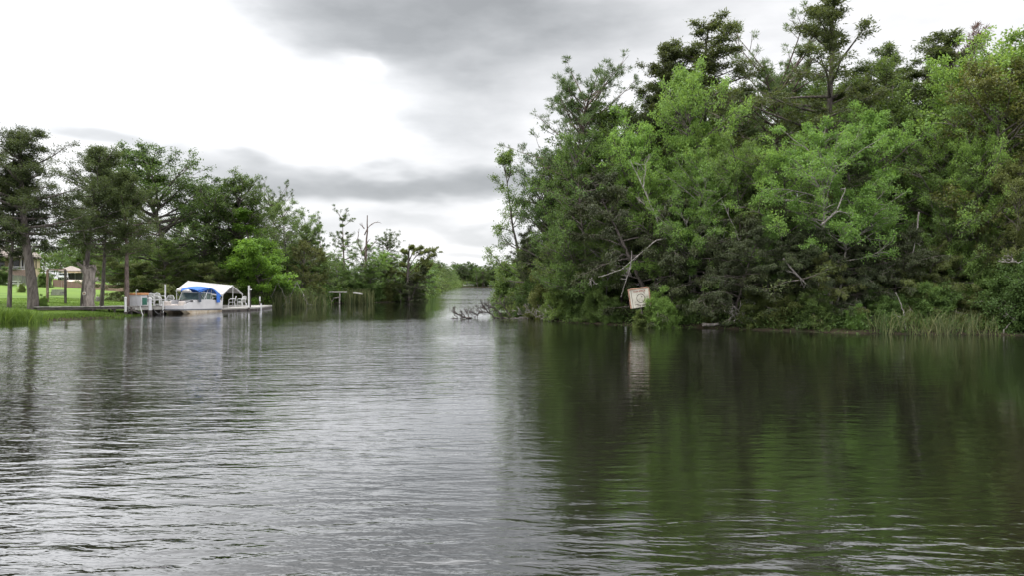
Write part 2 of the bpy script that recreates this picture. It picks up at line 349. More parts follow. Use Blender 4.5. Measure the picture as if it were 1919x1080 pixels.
# ------------------------------------------------------------------ tree building
def unit(v): return v / np.maximum(np.linalg.norm(v, axis=-1, keepdims=True), 1e-9)
def grow(p, d, L, K, up, wob, rng):
    n = len(p); pts = [p]; d = unit(d)
    up = np.broadcast_to(np.asarray(up, float), (n,))
    for k in range(K):
        d = unit(d + np.stack([np.zeros(n), np.zeros(n), up], -1) / K + rng.normal(0, wob, (n, 3)) / math.sqrt(K))
        p = p + d * (L / K)[:, None]; pts.append(p)
    return np.stack(pts, 1)
def at(PL, par, t):
    K = PL.shape[1] - 1; f = np.clip(t * K, 0, K - 1e-6); i = f.astype(int); w = (f - i)[:, None]
    a = PL[par, i]; b = PL[par, i + 1]; return a * (1 - w) + b * w, unit(b - a)
def kids(PL, Ls, m, t0, t1, ratio, a0, a1, K, up, wob, rng, flat=1., taper=.55):
    n = len(PL); par = np.repeat(np.arange(n), m); t = rng.uniform(t0, t1, n * m); p, tan = at(PL, par, t)
    r = rng.normal(0, 1, (n * m, 3)); r[:, 2] *= flat; perp = unit(r - (r * tan).sum(1, keepdims=True) * tan); perp[:, 2] *= flat
    a = rng.uniform(a0, a1, n * m)[:, None]; d = tan * np.cos(a) + perp * np.sin(a)
    L = Ls[par] * ratio * (1 - taper * t) * rng.uniform(.6, 1.25, n * m)
    return grow(p, d, L, K, up, wob, rng), L, par
def tubes(PL, r0, r1, Mn):
    """PL (n,K,3); r0,r1 (n,) radii at base and tip"""
    n, K, _ = PL.shape; T = unit(np.gradient(PL, axis=1)); ref = np.where(np.abs(T[:, :, 2:3]) > .8, np.array([1., 0, 0]), np.array([0, 0, 1.]))
    A = unit(np.cross(T, ref)); B = np.cross(T, A); th = np.arange(Mn) * 2 * math.pi / Mn
    rr = r0[:, None] + (r1 - r0)[:, None] * np.linspace(0, 1, K)[None]
    V = PL[:, :, None] + rr[:, :, None, None] * (A[:, :, None] * np.cos(th)[None, None, :, None] + B[:, :, None] * np.sin(th)[None, None, :, None])
    base = (np.arange(n) * K * Mn)[:, None, None]; k = (np.arange(K - 1) * Mn)[None, :, None]; j = np.arange(Mn)[None, None]; j2 = (j + 1) % Mn
    Fq = np.stack([base + k + j, base + k + j2, base + k + Mn + j2, base + k + Mn + j], -1).reshape(-1, 4)
    return V.reshape(-1, 3), Fq
class Wood:
    def __init__(s): s.V = []; s.F = []; s.n = 0
    def add(s, PL, r0, r1, Mn=5):
        v, f = tubes(PL, np.broadcast_to(r0, (len(PL),)).astype(float), np.broadcast_to(r1, (len(PL),)).astype(float), Mn); s.V.append(v); s.F.append(f + s.n); s.n += len(v)
    def mesh(s, name, m): return npmesh(name, np.concatenate(s.V), [np.concatenate(s.F)], m, smooth=True)
def leaves(PL, per, L, Wd, spread, rng, t0=.15, droop=0., updir=.6, along=.6, flatn=.8, par_tint=None, tuft=False, boost=None):
    n = len(PL); par = np.repeat(np.arange(n), per); m = len(par)
    t = rng.uniform(t0, 1, m) if not tuft else rng.uniform(.75, 1., m); p, tan = at(PL, par, t)
    p = p + rng.normal(0, spread, (m, 3)) * np.array([1, 1, .7])
    d = unit(tan * along + rng.normal(0, .6, (m, 3)) + np.array([0, 0, -droop]))
    nr = unit(rng.normal(0, 1, (m, 3)) * (1 - flatn) + np.array([0, 0, 1.]) * flatn + rng.normal(0, .25, (m, 3)))
    s = unit(np.cross(d, nr)); l = L * rng.uniform(.6, 1.3, m)[:, None]; w = Wd * rng.uniform(.7, 1.2, m)[:, None]
    V = np.stack([p, p + d * l * .45 + s * w * .5, p + d * l, p + d * l * .45 - s * w * .5], 1).reshape(-1, 3)
    Fq = np.arange(4 * m).reshape(m, 4)
    pt = rng.uniform(0, 1, n) if par_tint is None else par_tint
    tint = np.clip(.55 * pt[par] + .45 * rng.uniform(0, 1, m), 0, 1)
    return V, Fq, tint
def merge(parts):
    V = []; Fq = []; T = []; n = 0
    for v, f, t in parts: V.append(v); Fq.append(f + n); T.append(t); n += len(v)
    return np.concatenate(V), np.concatenate(Fq), np.concatenate(T)

def make_tree(seed, H=15., base=.25, r=.2, n1=26, prof=None, ang=None, l1=4., n2=6, r2=.5, n3=4, r3=.45, per=16, LL=.12, LW=.07, spread=.12,
              leaf='mid', bark='bark', wob=.12, up1=.2, flat=.6, droop=.1, lean=(0, 0), tuft=False, gap=.0, twig=True, side=None, stems=1, top=1.0, t0=.25, flatn=.75, bend=.35, updown=0., bare=0, thin=.6):
    """trunk(s) with limbs, branches and twigs, leaves along the twigs. prof(h) limb length factor, ang(h) limb elevation, h 0..1 through the crown"""
    rng = np.random.default_rng(seed); w = Wood(); lv = []
    P1 = []; L1 = []; TT = []
    for s_ in range(stems):
        d0 = np.array([[lean[0] + rng.normal(0, .05) + (rng.normal(0, .28) if stems > 1 else 0), lean[1] + (rng.normal(0, .28) if stems > 1 else 0), 1.]])
        hs = H * (1 if s_ == 0 else rng.uniform(.6, .95)) * top
        tr = grow(np.zeros((1, 3)) + (rng.normal(0, .15 if stems > 1 else 0, (1, 3)) * [1, 1, 0]), d0, np.array([hs]), 14, bend, wob, rng)
        w.add(np.concatenate([tr[:, :1] - [[[0, 0, .6]]], tr], 1), r * 1.25 * (1 if s_ == 0 else .7), r * .14, 9)
        hh = np.sort(rng.uniform(0, 1, n1)); hh = hh ** .95
        t = base + (1 - base) * hh
        p, tan = at(tr, np.zeros(n1, int), np.minimum(t, .995)); az_ = np.arange(n1) * 2.4 + rng.normal(0, .5, n1)
        e = np.array([ang(h_) for h_ in hh]) + rng.normal(0, .13, n1)
        d = np.stack([np.cos(az_) * np.cos(e), np.sin(az_) * np.cos(e), np.sin(e)], -1)
        L = np.array([prof(h_) for h_ in hh]) * l1 * rng.uniform(.6, 1.2, n1)
        if gap: L *= np.where(rng.uniform(0, 1, n1) < gap, rng.uniform(.25, .6, n1), 1)
        if side: L *= 1 + side[2] * (d[:, 0] * side[0] + d[:, 1] * side[1])
        L = np.maximum(L, .25)
        b1 = grow(p, d, L, 7, up1, wob * 1.6, rng); P1.append(b1); L1.append(L)
        w.add(b1, np.minimum(r * .38, L * .022 + .012), .006, 5)
        if bare:
            k = rng.choice(n1, min(bare, n1), False)
    b1 = np.concatenate(P1); L1 = np.concatenate(L1); tl = rng.uniform(0, 1, len(b1))
    b2, L2, q1 = kids(b1, L1, n2, .22, 1., r2, .35, 1.1, 5, up1 * .6 - updown, wob * 2, rng, flat)
    w.add(b2, np.minimum(.03, L2 * .018 + .004), .003, 4)
    b3, L3, q2 = kids(b2, L2, n3, .2, 1., r3, .3, 1.1, 3, -updown, wob * 2.5, rng, flat)
    kp = rng.uniform(0, 1, len(b3)) < np.clip(L1[q1[q2]] / thin, .22, 1)
    b3, L3, q2 = b3[kp], L3[kp], q2[kp]
    if twig: w.add(b3, .007, .002, 3)
    ti3 = np.clip(.55 * tl[q1[q2]] + .45 * rng.uniform(0, 1, len(b3)), 0, 1)
    ti2 = np.clip(.55 * tl[q1] + .45 * rng.uniform(0, 1, len(b2)), 0, 1)
    lv.append(leaves(b3, per, LL, LW, spread, rng, t0=t0, droop=droop, flatn=flatn, par_tint=ti3, tuft=tuft))
    if not tuft: lv.append(leaves(b2, per, LL, LW, spread, rng, t0=.45, droop=droop, flatn=flatn, par_tint=ti2))
    V, Fq, T = merge(lv)
    wm_ = w.mesh('trunk', M[bark]); cm = npmesh('crown', V, [Fq], M[leaf], T)
    top_z = np.percentile(V[:, 2], 99.7); return dict(trunk=wm_, crown=cm, H=top_z, n=len(Fq))
def umb(h): return (.55 + .6 * math.sin(math.pi * min(1, h * .95 + .12)))
PR = {}
def cypress(seed, **k):
    a = dict(H=16, base=.12, r=.2, n1=120, prof=lambda h: (1 - h) ** .8 * .90 + .13, ang=lambda h: -.05 + .6 * h, l1=5.0, n2=6, r2=.36, n3=5, r3=.45, per=15, LL=.16, LW=.045,
             spread=.11, leaf='cyp', flat=.5, up1=.12, droop=.25, gap=.4, wob=.10, flatn=.6, thin=1.4); a.update(k); return make_tree(seed, **a)
def pine(seed, **k):
    a = dict(H=13.6, base=.55, r=.17, n1=62, prof=lambda h: .95 - .2 * h, ang=lambda h: .0 + .9 * h, l1=4.6, n2=7, r2=.36, n3=4, r3=.45, per=20, LL=.24, LW=.030,
             spread=.05, leaf='pine', bark='pinebark', flat=.7, up1=.25, droop=-.3, gap=.3, wob=.06, tuft=True, flatn=.2); a.update(k); return make_tree(seed, **a)
def broad(seed, **k):
    a = dict(H=13, base=.14, r=.15, n1=52, prof=lambda h: .4 + .7 * math.sin(math.pi * min(1., .15 + h * .85)), ang=lambda h: .12 + .7 * h, l1=4.9, n2=7, r2=.45, n3=5, r3=.45, per=13, LL=.155, LW=.09,
             spread=.16, leaf='light', flat=.7, up1=.18, droop=.15, gap=.3, wob=.13); a.update(k); return make_tree(seed, **a)
def shrub(seed, **k):
    a = dict(H=3.6, base=.0, r=.05, n1=20, prof=lambda h: 1.15 - .5 * h, ang=lambda h: -.12 + .95 * h, l1=1.9, n2=7, r2=.55, n3=4, r3=.5, per=16, LL=.15, LW=.075,
             spread=.14, leaf='sprout', flat=.7, up1=.05, droop=.3, gap=.2, wob=.16, stems=5, updown=.15); a.update(k); return make_tree(seed, **a)
PR['cyp1'] = cypress(1); PR['cyp2'] = cypress(2, gap=.5, l1=5.2, n1=95, side=(1, 0, .35)); PR['cyp3'] = cypress(3, base=.25, gap=.45, l1=4.0)
PR['cyp4'] = cypress(4, base=.03, n1=110, l1=3.8, leaf='ced', up1=-.1, droop=.55, updown=.35, gap=.3)
PR['ced1'] = cypress(5, H=9, base=.03, n1=64, r=.12, l1=2.9, leaf='ced', up1=-.25, droop=.7, updown=.5, gap=.25, prof=lambda h: .35 + .8 * math.sin(math.pi * min(1, h * .8 + .25)), stems=2)
PR['ced2'] = cypress(6, H=7, base=.02, n1=56, r=.10, l1=3.0, leaf='olive', up1=-.3, droop=.7, updown=.5, gap=.3, prof=lambda h: .35 + .8 * math.sin(math.pi * min(1, h * .8 + .25)), stems=2)
PR['pine1'] = pine(11); PR['pine2'] = pine(12, base=.66, l1=5.4, n1=42); PR['pine3'] = pine(13, base=.38, l1=3.2, n1=34, gap=.5, per=14)
PR['pine4'] = pine(14, base=.40, n1=34, l1=3.2, gap=.5, leaf='brown', per=12)
PR['lt1'] = broad(21, base=.34); PR['lt2'] = broad(22, l1=4.4, base=.32, gap=.4); PR['lt3'] = broad(23, l1=4.6, base=.48, stems=2, n1=34, bark='palebark')
PR['md1'] = broad(24, leaf='mid', l1=5.2); PR['md2'] = broad(25, leaf='mid', stems=2, n1=36, gap=.35); PR['md3'] = broad(26, leaf='olive', base=.12, l1=3.8)
PR['ok1'] = broad(27, leaf='oak', l1=5.2, n1=75, base=.14, r=.25, per=14); PR['ok2'] = broad(28, leaf='oak', l1=4.8, n1=60, base=.28, r=.25)
PR['edge'] = broad(29, leaf='mid', l1=4.2, n1=24, lean=(-.22, -.05), side=(-1, -.2, .5), gap=.35, per=10)
PR['vine'] = broad(30, leaf='lime', base=.02, n1=34, l1=2.2, H=9, droop=.6, updown=.4, stems=2, up1=-.05, prof=lambda h: .6 + .5 * math.sin(3.1 * h), per=15)
for i, (lf, sd_) in enumerate((('sprout', 41), ('mid', 42), ('olive', 43), ('light', 44))): PR['sh%d' % (i + 1)] = shrub(sd_, leaf=lf)
PR['sh5'] = shrub(45, leaf='oak', LL=.13)
PR['far1'] = broad(51, leaf='mid', per=6, LL=.24, LW=.16, spread=.22, n1=22, twig=False); PR['far2'] = broad(52, leaf='oak', per=6, LL=.24, LW=.16, spread=.22, n1=24, twig=False, base=.1)
PR['far3'] = pine(53, per=9, LL=.34, LW=.06, twig=False); PR['far4'] = cypress(54, per=7, LL=.28, LW=.09, spread=.15, twig=False, base=.05)

def T(kind, px, D, ytop, label, name='broadleaf_tree', cat='tree', group=None, w=1., rz=None, tilt=0., h=None, dz=0.):
    pr = PR[kind]; x, y = P(px, D); z0 = gz(x, y) - .05 + dz
    if z0 < -.3: z0 = -.3
    h = h if h is not None else max(1., Z(ytop, D) - z0); s = h / pr['H']
    o = thing(name, label, cat, (x, y, z0), 0, group)
    o.rotation_euler = (0, R(tilt), (px * 1.7 + D * 3.1) % 6.28 if rz is None else R(rz)); o.scale = (s * w, s * w, s)
    t = link('trunk', pr['trunk'], o); c = link('crown', pr['crown'], o)
    return o
PN, CN, BN, SN, EN = 'pine_tree', 'cypress_tree', 'broadleaf_tree', 'shrub', 'cedar_tree'
# ---- right bank, crowns that make the skyline (kind, px, distance, y of the top, label, name, width)
SKY = [
 ('pine1', 1082, 45, 104, 'tall pine with an open round crown, leftmost of the high crowns on the right bank', PN, 1.0),
 ('cyp3', 1207, 47, 92, 'dark narrow cypress just right of the tall round-crowned pine', CN, 1.15),
 ('lt2', 1292, 41, 108, 'tall light green tree with a pointed airy crown, between two dark cypresses', BN, .72),
 ('cyp1', 1342, 47, 40, 'dark cypress with a ragged top behind the tall light green tree', CN, 1.5),
 ('pine2', 1448, 47, 26, 'pine with a broad flat bright crown on the skyline above the right bank', PN, 1.1),
 ('cyp2', 1562, 42, -4, 'highest dark cypress of the right bank, reaching the upper edge of the picture', CN, 1.35),
 ('cyp1', 1640, 46, 90, 'dark cypress just right of the highest cypress, lower than it', CN, 1.3),
 ('cyp3', 1706, 43, 60, 'dark green dense-topped cypress between the highest cypress and the purplish thin pine', CN, 1.6),
 ('pine4', 1806, 45, 34, 'thin pine with sparse purplish brown needles against the sky', PN, 1.1),
 ('lt1', 1888, 38, 28, 'tall yellow-green tree with an airy crown at the right edge of the picture', BN, 1.),
 ('md3', 1845, 36, 120, 'olive green tree with a pale leaning trunk left of the tall yellow-green tree', BN, 1.05),
 ('lt1', 1178, 42, 212, 'bright green tree with bare pale limbs showing, under the dark narrow cypress', BN, .85),
 ('md2', 1112, 42, 250, 'mid green tree in front of the round-crowned pine', BN, .9),
 ('ok1', 1035, 47, 268, 'dark green spreading tree left of the round-crowned pine, below its crown', BN, .85),
 ('edge', 1004, 51, 285, 'airy tree leaning out over the channel at the left end of the right bank', BN, 1.),
 ('lt3', 1556, 34.6, 222, 'bright yellow-green tree with two pale trunks in front of the highest cypress', BN, .95),
 ('lt1', 1475, 36, 246, 'bright green tree between the two pale trunked tree and the sign', BN, .9),
 ('md1', 1398, 38, 255, 'mid green tree standing below the flat-crowned pine', BN, .85),
 ('lt2', 1350, 40, 235, 'slender light green tree below the ragged dark cypress', BN, .8),
 ('md1', 1745, 37, 205, 'mid green broad tree below the dense-topped cypress, above the reeds', BN, .95),
 ('ok2', 1158, 46, 185, 'dark green leafy tree between the round-crowned pine and the dark narrow cypress', BN, 1.1),
 ('cyp1', 1252, 45, 135, 'dark cypress just left of the tall light green pointed tree', CN, 1.2),
 ('md1', 1668, 42, 130, 'mid green leafy crown behind, right of the highest cypress', BN, .9),
 ('lt2', 1790, 40, 112, 'light green tree behind the olive tree, left of its pale trunk', BN, .8),
]
for i, (k, px, D, yt, lb, nm, w) in enumerate(SKY):
    T(k, px, D, yt, lb, nm, w=w, rz=(180 if k == 'edge' else None) if k != 'edge' else 0)
# ---- right bank, dark middle storey
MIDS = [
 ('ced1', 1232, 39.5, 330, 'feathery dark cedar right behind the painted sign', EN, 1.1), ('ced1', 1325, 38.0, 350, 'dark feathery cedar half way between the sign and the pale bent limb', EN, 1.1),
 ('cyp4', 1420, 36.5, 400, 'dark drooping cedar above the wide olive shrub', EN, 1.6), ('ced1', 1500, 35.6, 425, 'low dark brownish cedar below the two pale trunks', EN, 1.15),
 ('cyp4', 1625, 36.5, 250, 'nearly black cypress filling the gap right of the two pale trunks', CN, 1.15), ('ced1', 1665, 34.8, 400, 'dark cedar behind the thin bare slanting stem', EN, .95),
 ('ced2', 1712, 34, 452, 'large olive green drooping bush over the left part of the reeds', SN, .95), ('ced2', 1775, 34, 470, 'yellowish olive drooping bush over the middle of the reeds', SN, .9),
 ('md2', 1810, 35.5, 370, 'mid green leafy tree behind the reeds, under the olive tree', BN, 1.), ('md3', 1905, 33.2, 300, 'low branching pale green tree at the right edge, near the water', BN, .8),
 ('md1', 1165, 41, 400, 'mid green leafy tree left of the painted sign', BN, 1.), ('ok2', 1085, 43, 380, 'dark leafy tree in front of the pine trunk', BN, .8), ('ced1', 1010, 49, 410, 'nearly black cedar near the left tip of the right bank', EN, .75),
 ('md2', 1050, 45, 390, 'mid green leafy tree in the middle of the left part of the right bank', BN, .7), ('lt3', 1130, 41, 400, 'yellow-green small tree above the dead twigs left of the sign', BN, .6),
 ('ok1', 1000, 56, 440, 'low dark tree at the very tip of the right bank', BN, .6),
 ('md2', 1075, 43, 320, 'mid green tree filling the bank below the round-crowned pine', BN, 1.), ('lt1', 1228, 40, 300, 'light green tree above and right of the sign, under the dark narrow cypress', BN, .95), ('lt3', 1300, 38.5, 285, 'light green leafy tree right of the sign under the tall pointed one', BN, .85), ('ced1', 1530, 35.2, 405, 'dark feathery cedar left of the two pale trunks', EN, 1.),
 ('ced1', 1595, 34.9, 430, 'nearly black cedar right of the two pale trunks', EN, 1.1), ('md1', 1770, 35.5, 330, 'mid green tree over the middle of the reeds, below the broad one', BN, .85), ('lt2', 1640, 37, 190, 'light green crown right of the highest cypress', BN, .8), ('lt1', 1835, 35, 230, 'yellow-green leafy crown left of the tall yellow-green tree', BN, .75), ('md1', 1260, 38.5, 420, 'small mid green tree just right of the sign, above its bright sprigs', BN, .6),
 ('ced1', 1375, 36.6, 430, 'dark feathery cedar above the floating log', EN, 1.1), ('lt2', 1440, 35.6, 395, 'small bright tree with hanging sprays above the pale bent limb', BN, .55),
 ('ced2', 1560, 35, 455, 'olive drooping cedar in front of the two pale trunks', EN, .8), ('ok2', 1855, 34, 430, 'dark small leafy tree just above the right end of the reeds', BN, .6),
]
for k, px, D, yt, lb, nm, w in MIDS: T(k, px, D, yt, lb, nm, w=w)
# ---- right bank, fill behind: trees nothing tells apart, hidden but for patches between the others
g_ = 'trees deep inside the right bank wood'
rr = random.Random(5)
for i in range(30):
    px = 1030 + i * 33 + rr.uniform(-14, 14); D = rr.choice([49, 52, 56, 60]); k = rr.choice(['cyp1', 'cyp3', 'ok1', 'ok2', 'md1', 'far2', 'far4'])
    yt = float(np.interp(px, [1000, 1040, 1120, 1180, 1240, 1330, 1450, 1600, 1700, 1800, 2000], [340, 290, 250, 215, 180, 145, 130, 110, 125, 125, 100])) + rr.uniform(0, 85)
    T(k, px, D, yt, 'tree standing deep in the right bank wood, seen only between nearer crowns', 'inner_tree', group=g_, w=rr.uniform(.9, 1.2))
# ---- right bank waterline shrubs
SHR = [
 ('sh2', 976, 58, 492, 'leafy shrub at the left tip of the right bank, reaching over the fallen dead tree', 1.1), ('sh1', 994, 53, 505, 'light green shrub beside the leftmost shrub of the right bank', 1.), ('sh5', 1018, 48.5, 498, 'dark shrub between two lighter ones near the tip of the right bank', 1.),
 ('sh3', 1032, 45.5, 510, 'olive shrub on the waterline left of the grey dead twigs', 1.), ('sh2', 1062, 43.3, 520, 'mid green shrub above the grey dead twigs at the water', 1.), ('sh5', 1092, 42, 535, 'low dark shrub behind the grey dead twigs', 1.),
 ('sh1', 1118, 40.8, 530, 'pale sprouting shrub left below the painted sign', .9), ('sh1', 1150, 40, 558, 'leafy pale green shrub touching the water below the painted sign', 1.), ('sh4', 1242, 37.0, 540, 'bright yellow-green sprigs against the right edge of the painted sign', .8),
 ('sh1', 1204, 36.9, 583, 'low shrub directly under the painted sign', 1.1), ('sh5', 1285, 38, 550, 'dark shrub right of the bright sprigs, low over black water', 1.), ('sh3', 1335, 37.3, 560, 'dull shrub hanging over the floating log', .9),
 ('sh1', 1420, 35.8, 548, 'wide light olive shrub spreading over the water right of the log, left half', 1.2), ('sh3', 1465, 35, 556, 'wide light olive shrub spreading over the water right of the log, right half', 1.2),
 ('sh5', 1530, 34.2, 545, 'dark rounded shrub left of the bright green waterside bush', 1.1), ('sh4', 1607, 33.3, 572, 'bright green bush hanging into the water left of the reeds', .85), ('sh5', 1568, 34, 580, 'small dark shrub between the rounded shrub and the bright green bush', .9),
 ('sh5', 1655, 33.8, 545, 'dark bush behind the first thin reeds', 1.), ('sh3', 1835, 33.2, 545, 'olive shrub behind the right end of the reeds', 1.), ('sh1', 1885, 32.6, 550, 'light shrub with bare forked stems right of the reeds', .9),
 ('sh5', 1912, 32.2, 470, 'tall dark shrub cut by the right edge of the picture', .8), ('sh2', 1870, 33.5, 480, 'mid green shrub under the low branching pale tree', .8), ('sh2', 1745, 33.6, 530, 'mid green shrub right behind the densest reeds', 1.),
]
for k, px, D, yt, lb, w in SHR: T(k, px, D, yt, lb, SN, 'shrub', w=w)
# a few beyond the right edge for side views and reflections
for px, D, yt, k in ((1990, 36, 60, 'lt1'), (2060, 38, 20, 'cyp1'), (2140, 35, 90, 'md1'), (2010, 33, 350, 'ced1'), (2100, 32, 400, 'ced2'), (2200, 34, 60, 'cyp2')):
    T(k, px, D, yt, 'tree of the right bank beyond the right edge of the picture', 'inner_tree', group='trees beyond the right edge')

# ---- left bank
LEFT = [
 ('ced1x', 17, 47, 300, 'dark tree with a thin straight trunk, left of the leaning trunk on the lawn', CN, .9, 0),
 ('lcyp2', -30, 48, 225, 'dark tree cut by the left edge of the picture, only its purplish twigs showing', CN, .9, 0),
 ('lcyp', 62, 47, 240, 'tall dark cypress with a thick leaning trunk at the end of the grey walkway', CN, 1.05, 6),
 ('lcyp2', 156, 50, 272, 'dark cypress standing behind the broken gnarled trunk on the lawn', CN, .95, -3),
 ('lcyp2', 190, 54, 315, 'dark ragged cypress right of the broken gnarled trunk', CN, .75, 0),
 ('lpine', 238, 51, 322, 'dark tree with a tall straight bare trunk right beside the white dock box', CN, .8, 0),
 ('ok1', 322, 70, 274, 'biggest broad tree of the left bank, behind the boat canopy', BN, .92, 0),
 ('ok2', 378, 72, 330, 'dark green tree with bare lower trunk, just right behind the biggest broad tree', BN, 1., 0),
 ('ok1', 425, 73, 325, 'broad green tree right of the biggest one, above the ridge end of the canopy', BN, .75, 0),
 ('md1', 468, 76, 365, 'mid green tree between the broad trees and the vine-covered one', BN, .8, 0),
 ('vine', 508, 71, 392, 'lime green vine-covered tree hanging over the reeds right of the dock', BN, 1., 0),
 ('pine2', 515, 88, 334, 'flat-topped pine rising behind the lime green tree', PN, .8, 0),
 ('md2', 548, 80, 378, 'light mid green tree right behind the lime green tree', BN, .75, 0),
 ('md1', 583, 80, 398, 'green tree with feathery dull lower branches left of the thin dark pine', BN, .7, 0),
 ('pine3', 610, 88, 398, 'thin dark pine between the green tree and the taller open pine', PN, .7, 0),
 ('pine3', 646, 88, 382, 'open pine with loose rounded tufts, left of the dead snag', PN, 1.05, 0),
 ('pine1', 726, 90, 430, 'small pine with a round dark crown, right of the dead snag', PN, 1.05, 0),
 ('md2', 668, 86, 452, 'light green tree behind the foot of the dead snag', BN, .9, 0), ('lt1', 712, 87, 465, 'pale green tree under the small round-crowned pine', BN, .9, 0),
 ('far2', 745, 91, 478, 'green tree left of the flag-shaped cypress', BN, .9, 0), ('md2', 640, 84, 470, 'mid green tree behind the old broken dock', BN, .7, 0),
 ('md3', 600, 80, 462, 'olive dull tree above the left end of the old broken dock', BN, .7, 0), ('md1', 690, 85, 490, 'low green tree behind the short reeds', BN, 1.1, 0), ('md3', 565, 74, 450, 'olive tree with hanging dead twigs right of the lime green tree', BN, .7, 0),
 ('ced1', 770, 89, 500, 'dark low tree around the foot of the flag-shaped cypress', EN, .9, 0), ('md3', 730, 87, 500, 'yellowish low tree left of the flag-shaped cypress foot', BN, 1., 0),
 ('md2', 455, 71, 470, 'small green tree above the right end of the floating dock', BN, .9, 0), ('ced2', 395, 70.5, 480, 'dull olive tree right behind the canopy', EN, 1., 0), ('ok2', 300, 66, 440, 'dark small tree behind the white chairs', BN, 1., 0),
 ('ced2', 285, 68, 480, 'brownish feathery tree behind the white dock box', EN, 1.1, 0),
]
PR['ced1x'] = cypress(61, H=11, base=.36, r=.14, leaf='ced', n1=100, l1=3.4, droop=.5)
PR['lcyp'] = cypress(62, H=13, base=.34, r=.27, leaf='cyp', n1=85, l1=4.3, bend=.1, flat=.8, up1=.35, spread=.15, gap=.45, prof=lambda h: (.5 + .6 * math.sin(math.pi * min(1, h * .8 + .2))) * (1.08 - h) ** .45, droop=.4)
PR['lcyp2'] = cypress(63, H=12, base=.38, r=.18, leaf='cyp', n1=85, l1=4.2, flat=.8, up1=.35, spread=.15, prof=lambda h: (.5 + .6 * math.sin(math.pi * min(1, h * .8 + .2))) * (1.08 - h) ** .45, droop=.5, gap=.4)
PR['lpine'] = cypress(64, H=10, base=.42, r=.17, leaf='cyp', n1=100, l1=3.2, flat=.8, up1=.3, spread=.15, prof=lambda h: (.5 + .5 * math.sin(math.pi * min(1, h * .8 + .2))) * (1.05 - h) ** .55, droop=.4, gap=.45, bark='pinebark')
for k, px, D, yt, lb, nm, w, tl in LEFT: T(k, px, D, yt, lb, nm, w=w * (1.45 if px > 280 and k[0] != 'p' else 1.15), tilt=tl, rz=0 if k == 'lcyp' else None)
SHL = [(455, 69.5, 545, 'sh1', 'light shrub behind the right end of the floating dock'), (520, 71, 530, 'sh2', 'green shrub under the lime green tree'), (548, 71.5, 528, 'sh4', 'bright small shrub with dead twigs at the water right of the lime green tree'),
       (580, 75, 530, 'sh3', 'olive shrub left of the old broken dock'), (604, 79, 535, 'sh5', 'dark shrub behind the left end of the old broken dock'), (632, 81.5, 540, 'sh5', 'round dark shrub at the right end of the old broken dock'),
       (700, 85, 532, 'sh2', 'green shrub right of the short reeds'), (722, 86.5, 535, 'sh3', 'olive shrub with hanging stems left of the flag-shaped cypress'), (745, 88, 532, 'sh1', 'light shrub leaning to the water at the flag-shaped cypress'), (785, 91, 540, 'sh2', 'last shrub at the tip of the left point'),
       (672, 84, 528, 'sh2', 'green shrub behind the short reeds'), (350, 68, 540, 'sh5', 'dark shrub behind the canopy, left part'), (318, 64, 535, 'sh3', 'dull shrub behind the tall white dock post')]
for px, D, yt, k, lb in SHL: T(k, px, D, yt, lb, SN, 'shrub')
# background wood behind the yard and along the left bank
g_ = 'trees behind the yard'
for i in range(17):
    px = -60 + i * 24 + rr.uniform(-8, 8); D = rr.uniform(140, 165); T(rr.choice(['far1', 'far2', 'far2', 'far4']), px, D, rr.uniform(430, 470), 'green tree of the far wood behind the yard fence', 'background_tree', group=g_, w=1.25)
for px, D, yt, k in ((196, 112, 468, 'far1'), (222, 104, 452, 'far2'), (252, 98, 456, 'far1'), (275, 92, 450, 'far1'), (300, 88, 452, 'far2'), (262, 86, 500, 'far2'), (240, 100, 492, 'far1'), (205, 118, 492, 'far1'), (285, 80, 500, 'far2'), (325, 80, 470, 'far2'), (180, 122, 500, 'far2')):
    T(k, px, D, yt, 'dense green tree at the end of the brown fence', 'background_tree', group='trees at the end of the brown fence', w=1.05)
T('pine3', 186, 118, 442, 'thin pine against the sky behind the brown fence, right of the gnarled trunk', PN)
g_ = 'trees inside the left bank wood'
for i in range(22):
    px = 335 + i * 20 + rr.uniform(-8, 8); D = rr.uniform(84, 104); yt = np.interp(px, [330, 480, 560, 640, 800], [400, 420, 430, 478, 505]) + rr.uniform(0, 18)
    T(rr.choice(['far1', 'far2', 'md1', 'md2']), px, D, float(yt), 'tree inside the left bank wood, seen between nearer ones', 'inner_tree', group=g_, w=1.15)
g_ = 'trees along the far left bank'
for i in range(26):
    t = i / 25; px = 795 + 62 * t ** .8 + rr.uniform(-2, 2) - 8; D = 112 * (1 - t) + 390 * t; x, y = P(px, D)
    T(rr.choice(['far2', 'far1', 'far2', 'far4']), px, D, float(np.interp(px, [785, 815, 850, 862], [492, 488, 508, 520])) + rr.uniform(-3, 7), 'green tree of the row that runs away along the far left bank', 'distant_tree', group=g_, w=1.4)
g_ = 'trees closing the far end of the channel'
for i in range(30):
    px = 852 + i * 3.6 + rr.uniform(-2, 2); T(rr.choice(['far3', 'far2', 'far2', 'far4', 'far1']), px, rr.uniform(462, 490), rr.uniform(488, 506), 'tall distant tree closing the far end of the channel', 'distant_tree', group=g_, w=1.25)
g_ = 'trees along the far right bank'
for i in range(18):
    t = i / 17; px = 988 - 34 * t + rr.uniform(0, 6); D = 66 * (1 - t) + 400 * t
    T(rr.choice(['far1', 'far2']), px + 8, D + 4, 484 + 8 * t + rr.uniform(-5, 5), 'green tree of the far right bank beyond the tip of the near wood', 'distant_tree', group=g_, w=1.2)
print('tree objects', len(bpy.data.objects), 'leaf faces', sum(p['n'] for p in PR.values()))
